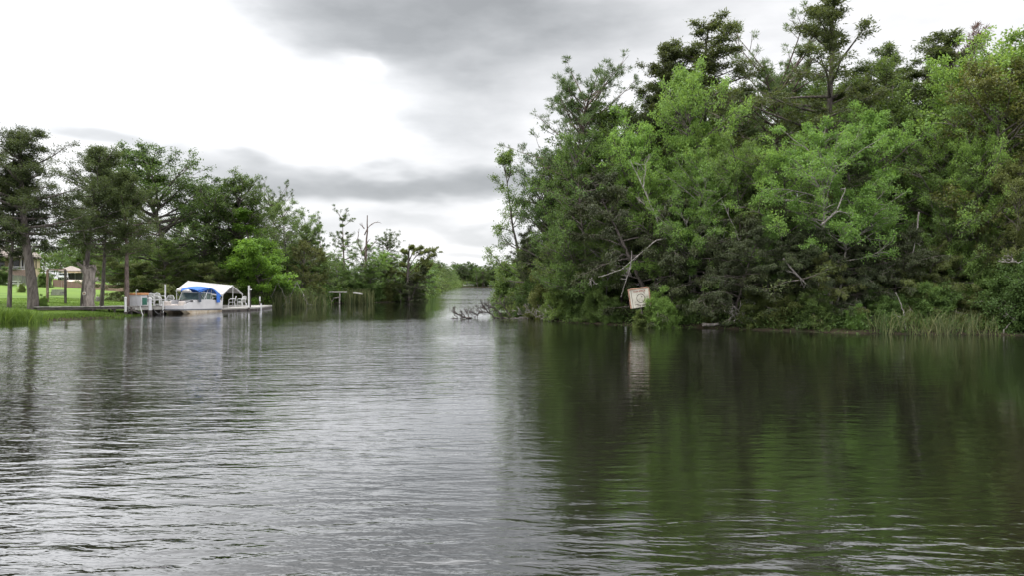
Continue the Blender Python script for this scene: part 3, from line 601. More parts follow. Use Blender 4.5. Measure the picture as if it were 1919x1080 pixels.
#PART2
# ------------------------------------------------------------------ undergrowth, reeds, grass
def blades(name, spots, hgt, wid, lean, m, label, seed, bend=.5, kind='stuff', cat=None):
    """spots (n,3) roots; each blade a bent 3-step strip"""
    rng = np.random.default_rng(seed); n = len(spots); h = hgt * rng.uniform(.45, 1.1, n); a = rng.uniform(0, 6.28, n)
    dv = np.stack([np.cos(a), np.sin(a) * .7, np.zeros(n)], -1); ln = np.abs(rng.normal(0, lean, n)); b_ = np.where(rng.uniform(0, 1, n) < .22, bend * 2.2, bend * .5) * rng.uniform(.3, 1, n)
    s = np.stack([-dv[:, 1], dv[:, 0], np.zeros(n)], -1); s = unit(s + rng.normal(0, .8, (n, 3)) * [1, 1, 0]); rows = []
    for t, w in ((0, 1), (.35, .95), (.7, .7), (1, .12)):
        hor = (ln * t + b_ * t ** 3); p = spots + dv * (h * hor)[:, None] + np.array([0, 0, 1.]) * (h * (t - .45 * b_ * t ** 4))[:, None]
        rows += [p - s * (wid * w / 2), p + s * (wid * w / 2)]
    V = np.stack(rows, 1).reshape(-1, 3); o = (np.arange(n) * 8)[:, None]
    Fq = np.concatenate([o + np.array([[k, k + 1, k + 3, k + 2]]) for k in (0, 2, 4)])
    tint = np.tile(np.clip(rng.beta(1.1, 2.2, n), 0, 1), 3)
    ob = link(name, npmesh(name, V, [Fq], m, tint)); return tag(ob, label, cat, kind=kind)
def strip(p0, p1, n, rad, rng):
    t = rng.uniform(0, 1, n); a = np.array(P(*p0)); b = np.array(P(*p1)); p = a + (b - a) * t[:, None] + rng.normal(0, rad, (n, 2)); return p
def clumps(p, n, r, rng): c = p[rng.integers(0, len(p), n)]; return c + rng.normal(0, r, (n, 2))
rng = np.random.default_rng(77)
def ground3(p, zmin=-.25): z = np.maximum(GH(p[:, 0], p[:, 1]), zmin); return np.concatenate([p, z[:, None]], 1)
c = strip((1700, 31.9), (1850, 31.9), 26, .35, rng); p = np.concatenate([clumps(c, 260, .2, rng), strip((1745, 31.9), (1840, 32.0), 130, .3, rng)])
blades('reeds', ground3(p), 1.0, .022, .32, M['reed'], 'thick stand of green and straw coloured reeds in the water of the right bank', 3)
c = strip((1640, 32.4), (1690, 32.2), 8, .25, rng); blades('reeds', ground3(clumps(c, 110, .15, rng)), 1.1, .028, .35, M['reed'], 'thin bent reeds left of the thick stand on the right bank', 4)
p = np.concatenate([strip((470, 69.2), (560, 70.4), 900, .5, rng), strip((556, 70.2), (600, 76), 700, .5, rng)])
blades('reeds', ground3(p), 1.9, .05, .12, M['reed'], 'green reeds along the left bank right of the floating dock', 5)
p = strip((655, 80.8), (694, 82), 700, .35, rng); blades('reeds', ground3(p), 1.9, .06, .06, M['reed'], 'upright block of pale reeds right of the old broken dock', 6, bend=.1)
c = strip((-60, 40.6), (66, 42.2), 50, .3, rng); blades('tall_grass', ground3(np.concatenate([clumps(c, 1800, .3, rng), clumps(c[:9], 260, .15, rng)]), -.05), .75, .03, .45, M['grassb'], 'long green grass at the water edge in front of the leaning trunk', 7)
p = np.concatenate([strip((60, 43.2), (205, 47.8), 2600, .4, rng), strip((205, 47.9), (300, 59), 2200, .6, rng), strip((300, 58), (345, 66), 900, .6, rng)])
blades('bank_grass', ground3(p, -.02), .17, .03, .4, M['grassb'], 'short rough grass along the edge of the lawn bank', 8)
n = 52000; p = np.stack([rng.uniform(-40, -26, n), rng.uniform(41, 66, n)], -1); k = (sdist(p[:, 0], p[:, 1]) > .3) & (CX + p[:, 0] / p[:, 1] * F < 285); p = p[k]
blades('lawn_grass', ground3(p) + [0, 0, .03], .075, .02, .5, M['grassb'], 'mown grass of the yard', 9)
def scrub(name, pts, n, height, thick, m, label, seed, LL=.17, LW=.09, clump=.45):
    """leafy ground cover along a line of px, distance pairs"""
    rng = np.random.default_rng(seed); A = np.array([P(*q) for q in pts]); seg = np.linalg.norm(np.diff(A, axis=0), axis=1); cum = np.concatenate([[0], np.cumsum(seg)])
    nc = max(20, int(cum[-1] / clump * 5)); s_ = rng.uniform(0, cum[-1], nc); cx = np.interp(s_, cum, A[:, 0]); cy = np.interp(s_, cum, A[:, 1]) + rng.uniform(-thick * .2, thick, nc)
    hc = rng.uniform(.1, 1, nc) ** .8 * height; g = GH(cx, cy); C = np.stack([cx, cy, np.maximum(g, 0) + hc], -1)
    i = rng.integers(0, nc, n); p = C[i] + rng.normal(0, clump * .6, (n, 3)); p[:, 2] = np.maximum(p[:, 2], .03)
    d = unit(rng.normal(0, 1, (n, 3)) + [0, 0, -.2]); nr = unit(rng.normal(0, .5, (n, 3)) + [0, 0, .8]); s = unit(np.cross(d, nr)); l = LL * rng.uniform(.6, 1.3, n)[:, None]; w = LW * rng.uniform(.6, 1.2, n)[:, None]
    V = np.stack([p, p + d * l * .45 + s * w * .5, p + d * l, p + d * l * .45 - s * w * .5], 1).reshape(-1, 3)
    tc = rng.uniform(0, 1, nc); tint = np.clip(.6 * tc[i] + .4 * rng.uniform(0, 1, n), 0, 1)
    return tag(link(name, npmesh(name, V, [np.arange(4 * n).reshape(n, 4)], m, tint)), label, kind='stuff')
RB = [(978, 60.5), (990, 52.6), (1005, 46.6), (1058, 41.7), (1150, 39.0), (1300, 36.5), (1400, 34.8), (1500, 33.3), (1650, 31.9), (1919, 31.0), (2150, 30)]; RB = [(a, d + .45) for a, d in RB]
scrub('undergrowth', RB, 18000, .36, .9, M['oak'], 'dark leafy undergrowth along the waterline of the right bank', 21, .10, .05)
scrub('undergrowth', [(a, d + 5) for a, d in RB], 42000, 3.4, 4, M['oak'], 'dark undergrowth inside the right bank wood', 22, .26, .16, .8)
LB = [(330, 66.8), (420, 69.6), (500, 70.4), (565, 71.4), (600, 78), (650, 83), (700, 85), (760, 90), (786, 96), (795, 120), (799, 150)]
scrub('undergrowth', LB, 26000, 1.3, 2, M['mid'], 'leafy undergrowth along the waterline of the left bank', 23, .24, .15, .7)
scrub('undergrowth', [(a, d + 7) for a, d in LB], 26000, 4.0, 5, M['oak'], 'dark undergrowth inside the left bank wood', 24, .36, .24, 1.2)
scrub('undergrowth', [(240, 92), (280, 82), (330, 78)], 14000, 3.2, 4, M['mid'], 'green thicket at the end of the brown fence', 25, .3, .2, .9)
scrub('undergrowth', [(-250, 168), (0, 168), (120, 168), (230, 150), (330, 125), (450, 115)], 30000, 6.5, 8, M['oak'], 'far thicket behind the yard', 26, .6, .4, 2.)
scrub('undergrowth', [(792, 116), (812, 200), (835, 300), (852, 400), (862, 450), (900, 470), (945, 468), (950, 400), (950, 250), (958, 150), (964, 100)], 30000, 3.2, 5, M['oak'], 'low growth along the far banks of the channel', 27, .55, .35, 1.6)
scrub('undergrowth', [(850, 470), (900, 482), (955, 478)], 16000, 9, 8, M['oak'], 'tall dark thicket closing the far end of the channel', 28, 1.0, .7, 2.6)

# ------------------------------------------------------------------ dead wood
def px3(l, D): return [(*P(a, D + (c_[0] if c_ else 0)), Z(b, D)) for a, b, *c_ in l]
def dead(name, lines, D, label, cat, m='deadwood', seed=1, r=.035, tw=7, tl=.5, kidsn=3):
    """bare wood from photo measured lines: list of point lists, each grown with twigs"""
    rng = np.random.default_rng(seed); w = Wood(); org = np.array(px3(lines[0], D)[0])
    for li, l in enumerate(lines):
        q = np.array(px3(l, D)) - org; t = np.linspace(0, 1, len(q)); tt = np.linspace(0, 1, 12)
        PL = np.stack([np.interp(tt, t, q[:, i]) for i in range(3)], -1)[None] + rng.normal(0, .02, (1, 12, 3)); rr_ = r * (1 if li == 0 else .6)
        w.add(PL, rr_, rr_ * .3, 7)
        if tw:
            L = np.array([tl]); b2, L2, _ = kids(PL, L, tw, .25, 1., 1., .4, 1.1, 5, .1, .35, rng); w.add(b2, max(rr_ * .4, .014), .006, 4)
            b3, L3, _ = kids(b2, L2, kidsn, .2, 1., .55, .4, 1.1, 4, .0, .4, rng); w.add(b3, .012 if D > 44 else .008, .005, 3)
    o = link(name, w.mesh(name, M[m])); o.location = org; return tag(o, label, cat)
dead('fallen_tree', [[(1000, 597), (960, 598), (928, 598)], [(928, 598), (918, 588), (905, 586), (893, 583)], [(928, 598), (921, 606), (912, 612)], [(915, 588), (908, 576), (903, 573)], [(940, 590), (925, 578), (915, 572)], [(955, 592), (945, 576), (938, 568)], [(905, 586), (895, 590), (884, 586)]],
     46.5, 'bare grey fallen tree lying in the water off the tip of the right bank', 'dead tree', 'wetwood', 3, .075, 13, .95, 5)
dead('sunken_branch', [[(882, 597.5), (868, 595), (855, 588), (846, 584)], [(884, 597.5), (862, 598), (842, 597.5)], [(855, 588), (850, 580)], [(872, 596), (866, 587)], [(878, 597), (874, 584)]], 46., 'small dark branch sticking out of the water left of the fallen tree', 'branch', 'wetwood', 4, .06, 11, .5, 4)
dead('pale_limb', [[(1468, 484), (1490, 512), (1512, 530), (1530, 551), (1548, 553)], [(1530, 551), (1535, 535), (1532, 515)], [(1490, 512), (1478, 508)]], 34.2, 'pale bent dead limb hanging in front of the dark cedar below the two pale trunks', 'branch', seed=5, r=.05, tw=3)
dead('bare_stem', [[(1722, 395), (1716, 450), (1708, 492)]], 34., 'thin pale slanting bare stem above the olive bush and the reeds', 'branch', seed=6, r=.035, tw=2)
dead('bare_stem', [[(1698, 620), (1692, 580), (1680, 548)]], 32.6, 'thin dark leaning stem rising from the first thin reeds', 'branch', seed=7, r=.03, tw=2)
dead('dead_branch', [[(1250, 445), (1225, 452), (1195, 480), (1160, 508), (1120, 520)], [(1195, 480), (1178, 500), (1172, 520)], [(1110, 520), (1104, 535)]], 37.6, 'long bare grey branch arching above and left of the painted sign', 'branch', seed=8, r=.035, tw=4, tl=.6)
dead('dead_branch', [[(1184, 468), (1182, 500), (1172, 530), (1165, 552)], [(1182, 500), (1174, 524)]], 37.4, 'bare pale twig hanging straight down at the left of the painted sign', 'branch', seed=9, r=.025, tw=3)
dead('dead_limbs', [[(1250, 470), (1228, 400), (1205, 350), (1180, 300)], [(1228, 400), (1195, 372)], [(1205, 350), (1212, 300)], [(1240, 430), (1260, 380)]], 38.6, 'bare whitish forked limbs in the bright tree left above the sign', 'branch', seed=10, r=.045, tw=6, tl=1.)
dead('dead_limbs', [[(1395, 520), (1380, 430), (1352, 375)], [(1385, 450), (1400, 400)]], 36.6, 'thin curved whitish stem between the two bright trees in the middle of the right bank', 'branch', seed=11, r=.03, tw=4, tl=.8)
dead('dead_branch', [[(1540, 420), (1568, 395), (1585, 350)], [(1568, 395), (1605, 402)]], 33.6, 'bare pale fork at the foot of the bright two-trunked crown', 'branch', seed=12, r=.05, tw=4)
dead('dead_branch', [[(1940, 485), (1905, 492), (1870, 490)], [(1905, 492), (1890, 478)]], 31.9, 'pale bare branch entering at the right edge of the picture', 'branch', seed=13, r=.03, tw=5)
dead('dead_branch', [[(1880, 625), (1900, 600), (1930, 570)], [(1900, 600), (1885, 588)]], 31.6, 'pale forked branch leaning in the water right of the reeds', 'branch', seed=14, r=.03, tw=2)
dead('floating_log', [[(1318, 610), (1350, 609), (1392, 611)]], 36.3, 'brown log lying along the waterline right of the sign', 'log', 'deadwood', 15, .09, 0)
for i, (a, y0, D, lb) in enumerate(((1004, 604, 46, 'grey dead twigs standing in the water at the left'), (1030, 606, 44.5, 'grey tangle of dead twigs at the middle of the twig line'), (1052, 607, 43, 'grey dead twigs nearest the dark leafy tree'), (1400, 608, 35.4, 'grey aerial roots beside the wide olive shrub'))):
    dead('dead_twigs', [[(a, y0), (a - 8, y0 - 16), (a - 22, y0 - 30)], [(a + 6, y0), (a + 14, y0 - 20), (a + 8, y0 - 36)], [(a - 6, y0), (a - 22, y0 - 12), (a - 40, y0 - 22)]], D, lb + ' on the right bank' if i < 3 else lb, 'twigs', seed=20 + i, r=.022, tw=9, tl=.7, kidsn=4)
for i, (a, y0, D, lb) in enumerate(((520, 575, 69.5, 'whitish dead twigs drooping to the water below the lime green tree'), (556, 574, 70.2, 'dead grey branches right of the lime green tree at the water'), (742, 565, 88.5, 'grey hanging stems under the last trees of the left point'))):
    dead('dead_twigs', [[(a, y0 - 45), (a - 10, y0 - 20), (a - 18, y0)], [(a, y0 - 45), (a + 12, y0 - 22), (a + 20, y0 - 2)], [(a - 8, y0 - 60), (a - 25, y0 - 35), (a - 28, y0 - 5)]], D, lb, 'twigs', seed=30 + i, r=.035, tw=6, tl=1.2)
# standing dead snag
def snag():
    D = 86; x, y = P(683, D); z0 = gz(x, y); t = thing('dead_snag', 'tall bare dead tree with a spike top, right of the open pine', 'dead tree', (x, y, z0))
    H = Z(398, D) - z0; w = Wood(); rng = np.random.default_rng(3); K = 12; hh = np.linspace(0, 1, K)
    PL = np.stack([hh * .35 + rng.normal(0, .02, K), np.zeros(K), hh * H - .3], -1)[None]; w.add(PL, .24, .05, 9); link('trunk', w.mesh('trunk', M['pinebark']), t)
    for pts in ([(683, 440), (690, 425), (700, 417), (712, 416)], [(680, 475), (670, 452), (673, 428)], [(680, 475), (695, 462), (708, 448)], [(681, 470), (688, 455), (692, 448)], [(681, 500), (693, 486)], [(683, 428), (676, 420)]):
        q = np.array(px3(pts, D)) - [x, y, z0]; tt = np.linspace(0, 1, 8); t_ = np.linspace(0, 1, len(q)); PL = np.stack([np.interp(tt, t_, q[:, i]) for i in range(3)], -1)[None]
        w = Wood(); w.add(PL, .08, .025, 6); b2, L2, _ = kids(PL, np.array([.7]), 5, .3, 1, 1., .4, 1, 4, .1, .3, rng); w.add(b2, .025, .008, 3); link('limb', w.mesh('limb', M['pinebark']), t)
snag()
# flag shaped cypress at the point: leaning trunk, flat sprays to the right
def flagtree():
    D = 88.2; x, y = P(765, D); z0 = 0; rng = np.random.default_rng(8); t = thing('cypress_tree', 'dark flag-shaped cypress at the tip of the left point, its flat sprays reaching right', 'tree', (x, y, z0))
    w = Wood(); lim = []; 
    def line(l, r0, r1, n=9):
        q = np.array(px3(l, D)) - [x, y, z0]; tt = np.linspace(0, 1, n); t_ = np.linspace(0, 1, len(q)); PL = np.stack([np.interp(tt, t_, q[:, i]) for i in range(3)], -1)[None]; w.add(PL, r0, r1, 7); return PL
    line([(766, 572), (764, 520), (766, 480), (767, 456)], .24, .05)
    for l in ([(766, 540), (780, 520), (792, 502), (800, 488)], [(766, 500), (780, 478), (800, 470), (812, 468)], [(766, 512), (785, 496), (805, 480), (818, 474)], [(766, 490), (775, 470), (788, 464)], [(766, 520), (785, 508), (804, 500)], [(766, 478), (756, 470)], [(765, 500), (754, 496)], [(765, 520), (750, 512)], [(766, 468), (772, 462)], [(766, 530), (778, 524), (790, 520)]):
        lim.append(line(l, .075, .02)); 
    b1 = np.concatenate(lim); L = np.array([2.6, 2.2, 2.6, 1.6, 2., 1., 1., 1.2, .7, 1.8]); b2, L2, _ = kids(b1, L, 26, .2, 1, .62, .3, 1.2, 4, .02, .2, rng, .12); w.add(b2, .02, .005, 3)
    b3, L3, _ = kids(b2, L2, 5, .2, 1, .5, .3, 1, 3, -.1, .3, rng, .2); link('trunk', w.mesh('trunk', M['bark']), t)
    V, Fq, T_ = merge([leaves(b3, 16, .20, .07, .06, rng, t0=.1, flatn=.8, droop=.1)]); link('crown', npmesh('crown', V, [Fq], M['olive'], T_), t)
flagtree()
# broken gnarled trunk on the lawn edge
def gnarled():
    D = 49.2; x, y = P(165, D); z0 = gz(x, y); t = thing('broken_tree', 'thick pale gnarled broken trunk with a round disc, at the water edge beside the walkway', 'dead tree', (x, y, z0 - .2))
    n, K = 22, 34; V = []; H = Z(490, D) - z0 + .2; rng = np.random.default_rng(5); ph = rng.uniform(0, 6, 8)
    for k in range(K):
        h = k / (K - 1); r = .34 - .02 * h + .12 * max(0, h - .45) * math.sin(h * 9) + .16 * max(0, .12 - h) * 4
        for j in range(n):
            a = j / n * 2 * math.pi; rr_ = r * (1 + .13 * math.sin(3 * a + ph[0] + h * 4) + .08 * math.sin(5 * a + ph[1] - h * 13) + .07 * math.sin(2 * a + h * 26 + ph[2])) + rng.normal(0, .008)
            top = H * h * (1 - (.10 * (1 + math.sin(a + 1)) + .05 * math.sin(3 * a)) * (h > .96)); V.append((math.cos(a) * rr_ + .10 * h, math.sin(a) * rr_, top))
    V.append((.1, 0, H * .8)); Fq = [(k * n + j, k * n + (j + 1) % n, (k + 1) * n + (j + 1) % n, (k + 1) * n + j) for k in range(K - 1) for j in range(n)] + [((K - 1) * n + j, (K - 1) * n + (j + 1) % n, K * n) for j in range(n)]
    m = MB(); m.add(V, Fq); m.build('trunk', M['palebark2'], t, smooth=True)
    for a, h, L in ((2.6, .78, .35), (.3, .62, .3), (3.3, .9, .4)):
        MB().tube([(math.cos(a) * .2, math.sin(a) * .2, H * h), (math.cos(a) * (.3 + L * .6), math.sin(a) * .3, H * h + .12), (math.cos(a) * (.3 + L), math.sin(a) * .4, H * h + .3)], [.15, .12, .07], 8).build('branch_stub', M['palebark2'], t, smooth=True)
    d = MB(); d.tube([(0, -.43, Z(551, D) - z0 + .2), (0, -.47, Z(551, D) - z0 + .2)], .12, 20); d.build('round_disc', M['signboard'], t)
    d = MB(); d.tube([(0, -.47, Z(551, D) - z0 + .2), (0, -.475, Z(551, D) - z0 + .2)], .06, 16); d.build('disc_centre', M['redwood'], t)
M['palebark2'] = mat('grey_gnarled_bark', (.27, .235, .21), (.12, .10, .09), .9, 3, .9, 9, (3, 3, .6))
gnarled()

# ------------------------------------------------------------------ painted sign
def sign():
    D = 36.7; x, y = P(1199, D); zc = Z(560, D); t = thing('painted_sign', 'tilted cream board with a drawn circle and lettering in a reddish frame', 'sign', (x, y, zc))
    t.rotation_euler = (R(-3), R(-8), R(6)); t.scale = (.92, .92, .92); w, h = 1.06, .98                     # board faces -Y
    b = MB().box((0, 0, 0), (w, .03, h)).build('board', M['signboard'], t)
    f = MB(); f.box((0, -.008, h / 2 + .035), (w + .14, .06, .07)); f.box((-w / 2 - .03, -.008, 0), (.06, .05, h)); f.box((w / 2 + .03, -.008, .02), (.06, .05, h - .04)); f.box((.05, .03, h / 2 + .09), (w * .9, .05, .05)); f.build('frame', M['redwood'], t, bevel=.004)
    MB().tube([(0, .06, -1.9), (0, .06, .4)], .05, 8).build('post', M['darkwood'], t)
    L = MB(); L.box((-w / 2 + .10, -.0175, 0), (.02, .005, h * .98)); L.build('border_line', M['ink'], t)
    c_ = MB(); n = 40; R1, R0 = .235, .21; vs = []
    for k in range(n):
        a = 2 * math.pi * k / n
        for r_ in (R0, R1): vs += [(.05 + r_ * math.cos(a), -.0215, -.01 + r_ * 1.04 * math.sin(a)), (.05 + r_ * math.cos(a), -.0155, -.01 + r_ * 1.04 * math.sin(a))]
    fs = []
    for k in range(n):
        a = 4 * k; b2 = 4 * ((k + 1) % n); fs += [(a, a + 2, b2 + 2, b2), (a + 2, a + 3, b2 + 3, b2 + 2), (a, b2, b2 + 1, a + 1)]
    c_.add(vs, fs).build('circle', M['ink'], t)
    mk = MB()
    def stroke(pts, wd=.014): 
        for (a, b3), (c2, d2) in zip(pts[:-1], pts[1:]):
            L_ = math.hypot(c2 - a, d2 - b3); mk.box(((a + c2) / 2, -.019, (b3 + d2) / 2), (L_ + wd * .7, .006, wd), ry=-math.atan2(d2 - b3, c2 - a))
    stroke([(.22, .30), (.27, .29), (.285, .24), (.26, .20)], .022); stroke([(.09, .05), (.115, .10), (.14, .05), (.09, .052)], .014); stroke([(.10, .055), (.13, .055)], .03)
    stroke([(.09, -.15), (.15, -.12)], .01); stroke([(-.27, -.18), (-.24, -.17)], .02); stroke([(.33, .02), (.36, .03)], .016); stroke([(.34, -.14), (.37, -.16)], .016)
    stroke([(-.30, -.335), (-.24, -.30), (-.16, -.30)], .022)
    mk.build('drawn_marks', M['ink'], t)
    for txt, xx, zz, sz, m, nm in (('OUR SPACE', .02, .335, .125, 'redink', 'top_lettering'), ('Thy yard', .06, -.42, .15, 'ink', 'bottom_lettering')):
        cu = bpy.data.curves.new(nm, 'FONT'); cu.body = txt; cu.size = sz; cu.align_x = 'CENTER'; cu.extrude = .003; cu.offset = .0025; cu.shear = .15 if m == 'ink' else 0; cu.materials.append(M[m])
        tmp = bpy.data.objects.new(nm, cu); me = bpy.data.meshes.new_from_object(tmp); bpy.data.objects.remove(tmp); o = link(nm, me, t); o.location = (xx, -.0185, zz); o.rotation_euler = (R(90), 0, 0)
sign()

# ------------------------------------------------------------------ dock
def seg_deck(name, label, A, B, wd, z0, z1, legs, m='greywood', th=.07):
    A = Vector(A); B = Vector(B); L = (B - A).length; rz = math.atan2(B.y - A.y, B.x - A.x); t = thing(name, label, 'dock', (A.x, A.y, 0), rz)
    d = MB(); n = int(L / .15); sl = math.atan2(z1 - z0, L)
    for i in range(n):
        u = (i + .5) / n; d.box((u * L, wd / 2, z0 + (z1 - z0) * u + .004 * math.sin(i * 7)), (L / n - .012, wd, th * .5))
    d.build('planks', M[m], t)
    s = MB()
    for yy in (.06, wd - .06): s.box((L / 2, yy, (z0 + z1) / 2 - th * .5 - .07), (L, .05, .16), ry=-sl)
    s.build('joists', M['darkwood'], t)
    for lx, ly, zb in legs: MB().tube([(lx, ly, zb), (lx + .02, ly, z0 + (z1 - z0) * lx / L - .05)], .065, 8).build('leg', M['darkwood'], t)
    return t
wk = seg_deck('walkway', 'long narrow grey plank walkway from the leaning trunk to the white dock box', P(70, 46.3), P(237, 50.4), 1.1, .70, .62, [(1.9, .1, -.2), (3.2, .1, -.6), (3.2, 1., -.6), (4.6, .1, -.6), (4.6, 1., -.6), (5.7, .1, -.6), (5.7, 1., -.6)])
for i, (a, b) in enumerate((((4.7, .02, -.1), (5.9, .02, .45)), ((5.5, .02, .45), (6.6, .02, -.05)), ((6.7, .02, -.1), (5.9, .3, .5)))): MB().tube([a, b], .05, 6).build('brace', M['darkwood'], wk)
pf = seg_deck('dock_platform', 'wider grey plank platform carrying the white box and the white chairs', P(237.5, 50.6), P(304, 52.6), 2.6, .60, .58, [(.2, .1, -1), (1.2, .1, -1), (2.4, .1, -1), (.2, 2.5, -1), (2.4, 2.5, -1)])
MB().box((1.35, -.03, .44), (2.6, .05, .2)).build('fascia', M['greywood'], pf)
def piling(px, D, y0, y1, r, m, label, cap=None, name='piling', base=-1.2, group=None):
    x, y = P(px, D); t = thing(name, label, 'post', (x, y, 0), group=group); z1 = Z(y0, D); z0 = Z(y1, D)
    MB().tube([(0, 0, z0), (0, 0, z1)], r, 12).build('post', M[m], t, smooth=False)
    if base is not None: MB().tube([(0, 0, base), (0, 0, z0 + .02)], r * 1.25, 12).build('foot', M['darkwood'], t)
    if cap: MB().tube([(0, 0, z1), (0, 0, z1 + .05), (0, 0, z1 + .09)], [r * 1.3, r * 1.2, r * .4], 12).build('cap', M[cap], t)
    return t
piling(235, 50.2, 560, 586, .075, 'white', 'white capped post at the left end of the dock platform', 'plastic'); piling(281, 51.1, 561, 583, .11, 'panel', 'thick white post with a dark bulging foot in the middle of the dock', 'plastic')
piling(237.8, 50.9, 556, 577, .03, 'plastic', 'thin white pipe standing beside the left capped post', base=None, name='pipe'); piling(305.5, 52.2, 565, 587, .045, 'white', 'thin white post at the right end of the dock platform')
p_ = piling(309.5, 55.5, 533, 576, .06, 'white', 'tall white post between the chairs and the boat'); piling(466.2, 59.6, 535, 578, .06, 'white', 'tall white post with a small lamp near the right end of the floating dock')
x, y = P(468.6, 59.9); t = thing('dark_post', 'dark wooden post just right of the tall lamp post', 'post', (x, y, 0)); MB().tube([(0, 0, -1), (0, 0, Z(536, 60))], .07, 8).build('post', M['darkwood'], t)
x, y = P(466.2, 59.6); t = thing('dock_lamp', 'small round white lamp clamped to the tall white post at the right', 'lamp', (x, y - .02, Z(543.5, 59.6)))
MB().tube([(.04, 0, 0), (.13, 0, 0)], .02, 6).build('arm', M['metal'], t); MB().tube([(.17, 0, .04), (.17, 0, .0), (.17, 0, -.05)], [.05, .1, .07], 14).build('lamp_shade', M['plastic'], t)
piling(489.3, 61, 570, 585, .055, 'panel', 'short pale post standing in the water right of the floating dock'); piling(487, 66, 557, 566, .06, 'panel', 'weathered pale post with a pointed top among the reeds', base=-1); piling(461.5, 62, 569, 578, .05, 'panel', 'short pale post at the back of the floating dock', base=None)
# box
x, y = P(258.5, 51.75); t = thing('dock_box', 'pale grey-white box with an orange wooden top on the dock', 'box', (x, y, .64), R(-8))
MB().box((0, 0, .37), (.98, .7, .74)).build('panels', M['panel'], t, bevel=.01); m_ = MB(); m_.box((.5 - .02, -.36, .37), (.05, .03, .74)); m_.box((-.48, -.36, .37), (.05, .03, .74)); m_.build('corner_trim', M['white'], t)
MB().box((0, 0, .765 + .05), (1.1, .84, .14)).build('top', M['orange'], t, bevel=.01); MB().box((.505, .0, .3), (.02, .5, .5)).build('side_panel', M['green'], t)
x, y = P(255, 51.2); t = thing('water_pipe', 'white pipe with a bent tap in front of the white dock box', 'pipe', (x, y, .64)); MB().tube([(0, 0, 0), (0, 0, 1.04), (.03, 0, 1.1), (.1, 0, 1.1), (.12, 0, 1.0)], .025, 8).build('pipe', M['plastic'], t, smooth=True); MB().tube([(-.04, 0, 1.03), (.04, 0, 1.03)], .018, 6).build('valve', M['metal'], t)
# plastic chairs
def chair(x, y, z, rz, label, group=None):
    t = thing('plastic_chair', label, 'chair', (x, y, z), rz, group); W_, Dp = .5, .48
    MB().sheet([[(u, v, .42 - .03 * math.sin(math.pi * (u + .24) / .48) + .0 * v) for v in np.linspace(-.23, .23, 6)] for u in np.linspace(-.24, .24, 6)], .02).build('seat', M['plastic'], t)
    bk = MB()
    for k in range(5): v = -.17 + k * .085; bk.tube([(-.22, v, .42), (-.30, v * 1.02, .65), (-.34, v * .95, .84)], .015, 6)
    bk.tube([(-.24, -.23, .42), (-.31, -.24, .68), (-.345, -.19, .84), (-.35, 0, .88), (-.345, .19, .84), (-.31, .24, .68), (-.24, .23, .42)], .022, 8); bk.build('backrest', M['plastic'], t, smooth=True)
    for s in (-1, 1):
        MB().tube([(.22, s * .23, .42), (.21, s * .27, .60), (.10, s * .28, .66), (-.16, s * .27, .67), (-.31, s * .24, .66)], .022, 8).build('armrest', M['plastic'], t, smooth=True)
        MB().tube([(.20, s * .21, .43), (.26, s * .25, 0)], [.03, .02], 6).build('leg', M['plastic'], t); MB().tube([(-.22, s * .21, .43), (-.30, s * .25, 0)], [.03, .02], 6).build('leg', M['plastic'], t)
    return t
x, y = P(289.5, 52.3); chair(x, y, .62, R(-25), 'white plastic armchair next to the white dock box'); x, y = P(300, 53.2); chair(x, y, .62, R(-30), 'white plastic armchair at the right end of the wooden dock')
# hose, float and stick under the platform
x, y = P(287, 51.4); t = thing('mooring_hose', 'black hose sagging into the water under the platform', 'hose', (x, y, 0)); MB().tube([(0, 0, .42), (.2, -.05, .18), (.42, -.08, .03), (.62, -.08, .12), (.76, -.03, .38)], .035, 8).build('hose', M['black'], t, smooth=True)
x, y = P(267, 50.9); t = thing('leaning_stick', 'thin white stick leaning off the front of the platform', 'stick', (x, y, 0)); MB().tube([(-.12, -.1, .62), (.14, -.2, -.1)], .028, 8).build('stick', M['plastic'], t)
# floating platform
fp = thing('floating_dock', 'low floating dock with grey deck under the white canopy', 'dock', (-23, 60, 0))
poly = [(.5, -2.7), (2.2, .4), (1.6, 6.), (-5.5, 6.), (-5.5, .5), (.1, .5)]
MB().prism(poly, .14, .25).build('deck', M['greywood'], fp); MB().prism([(a * .985 + .01, b * .985 + .04) for a, b in poly], -.1, .138).build('floats', M['darkwood'], fp)
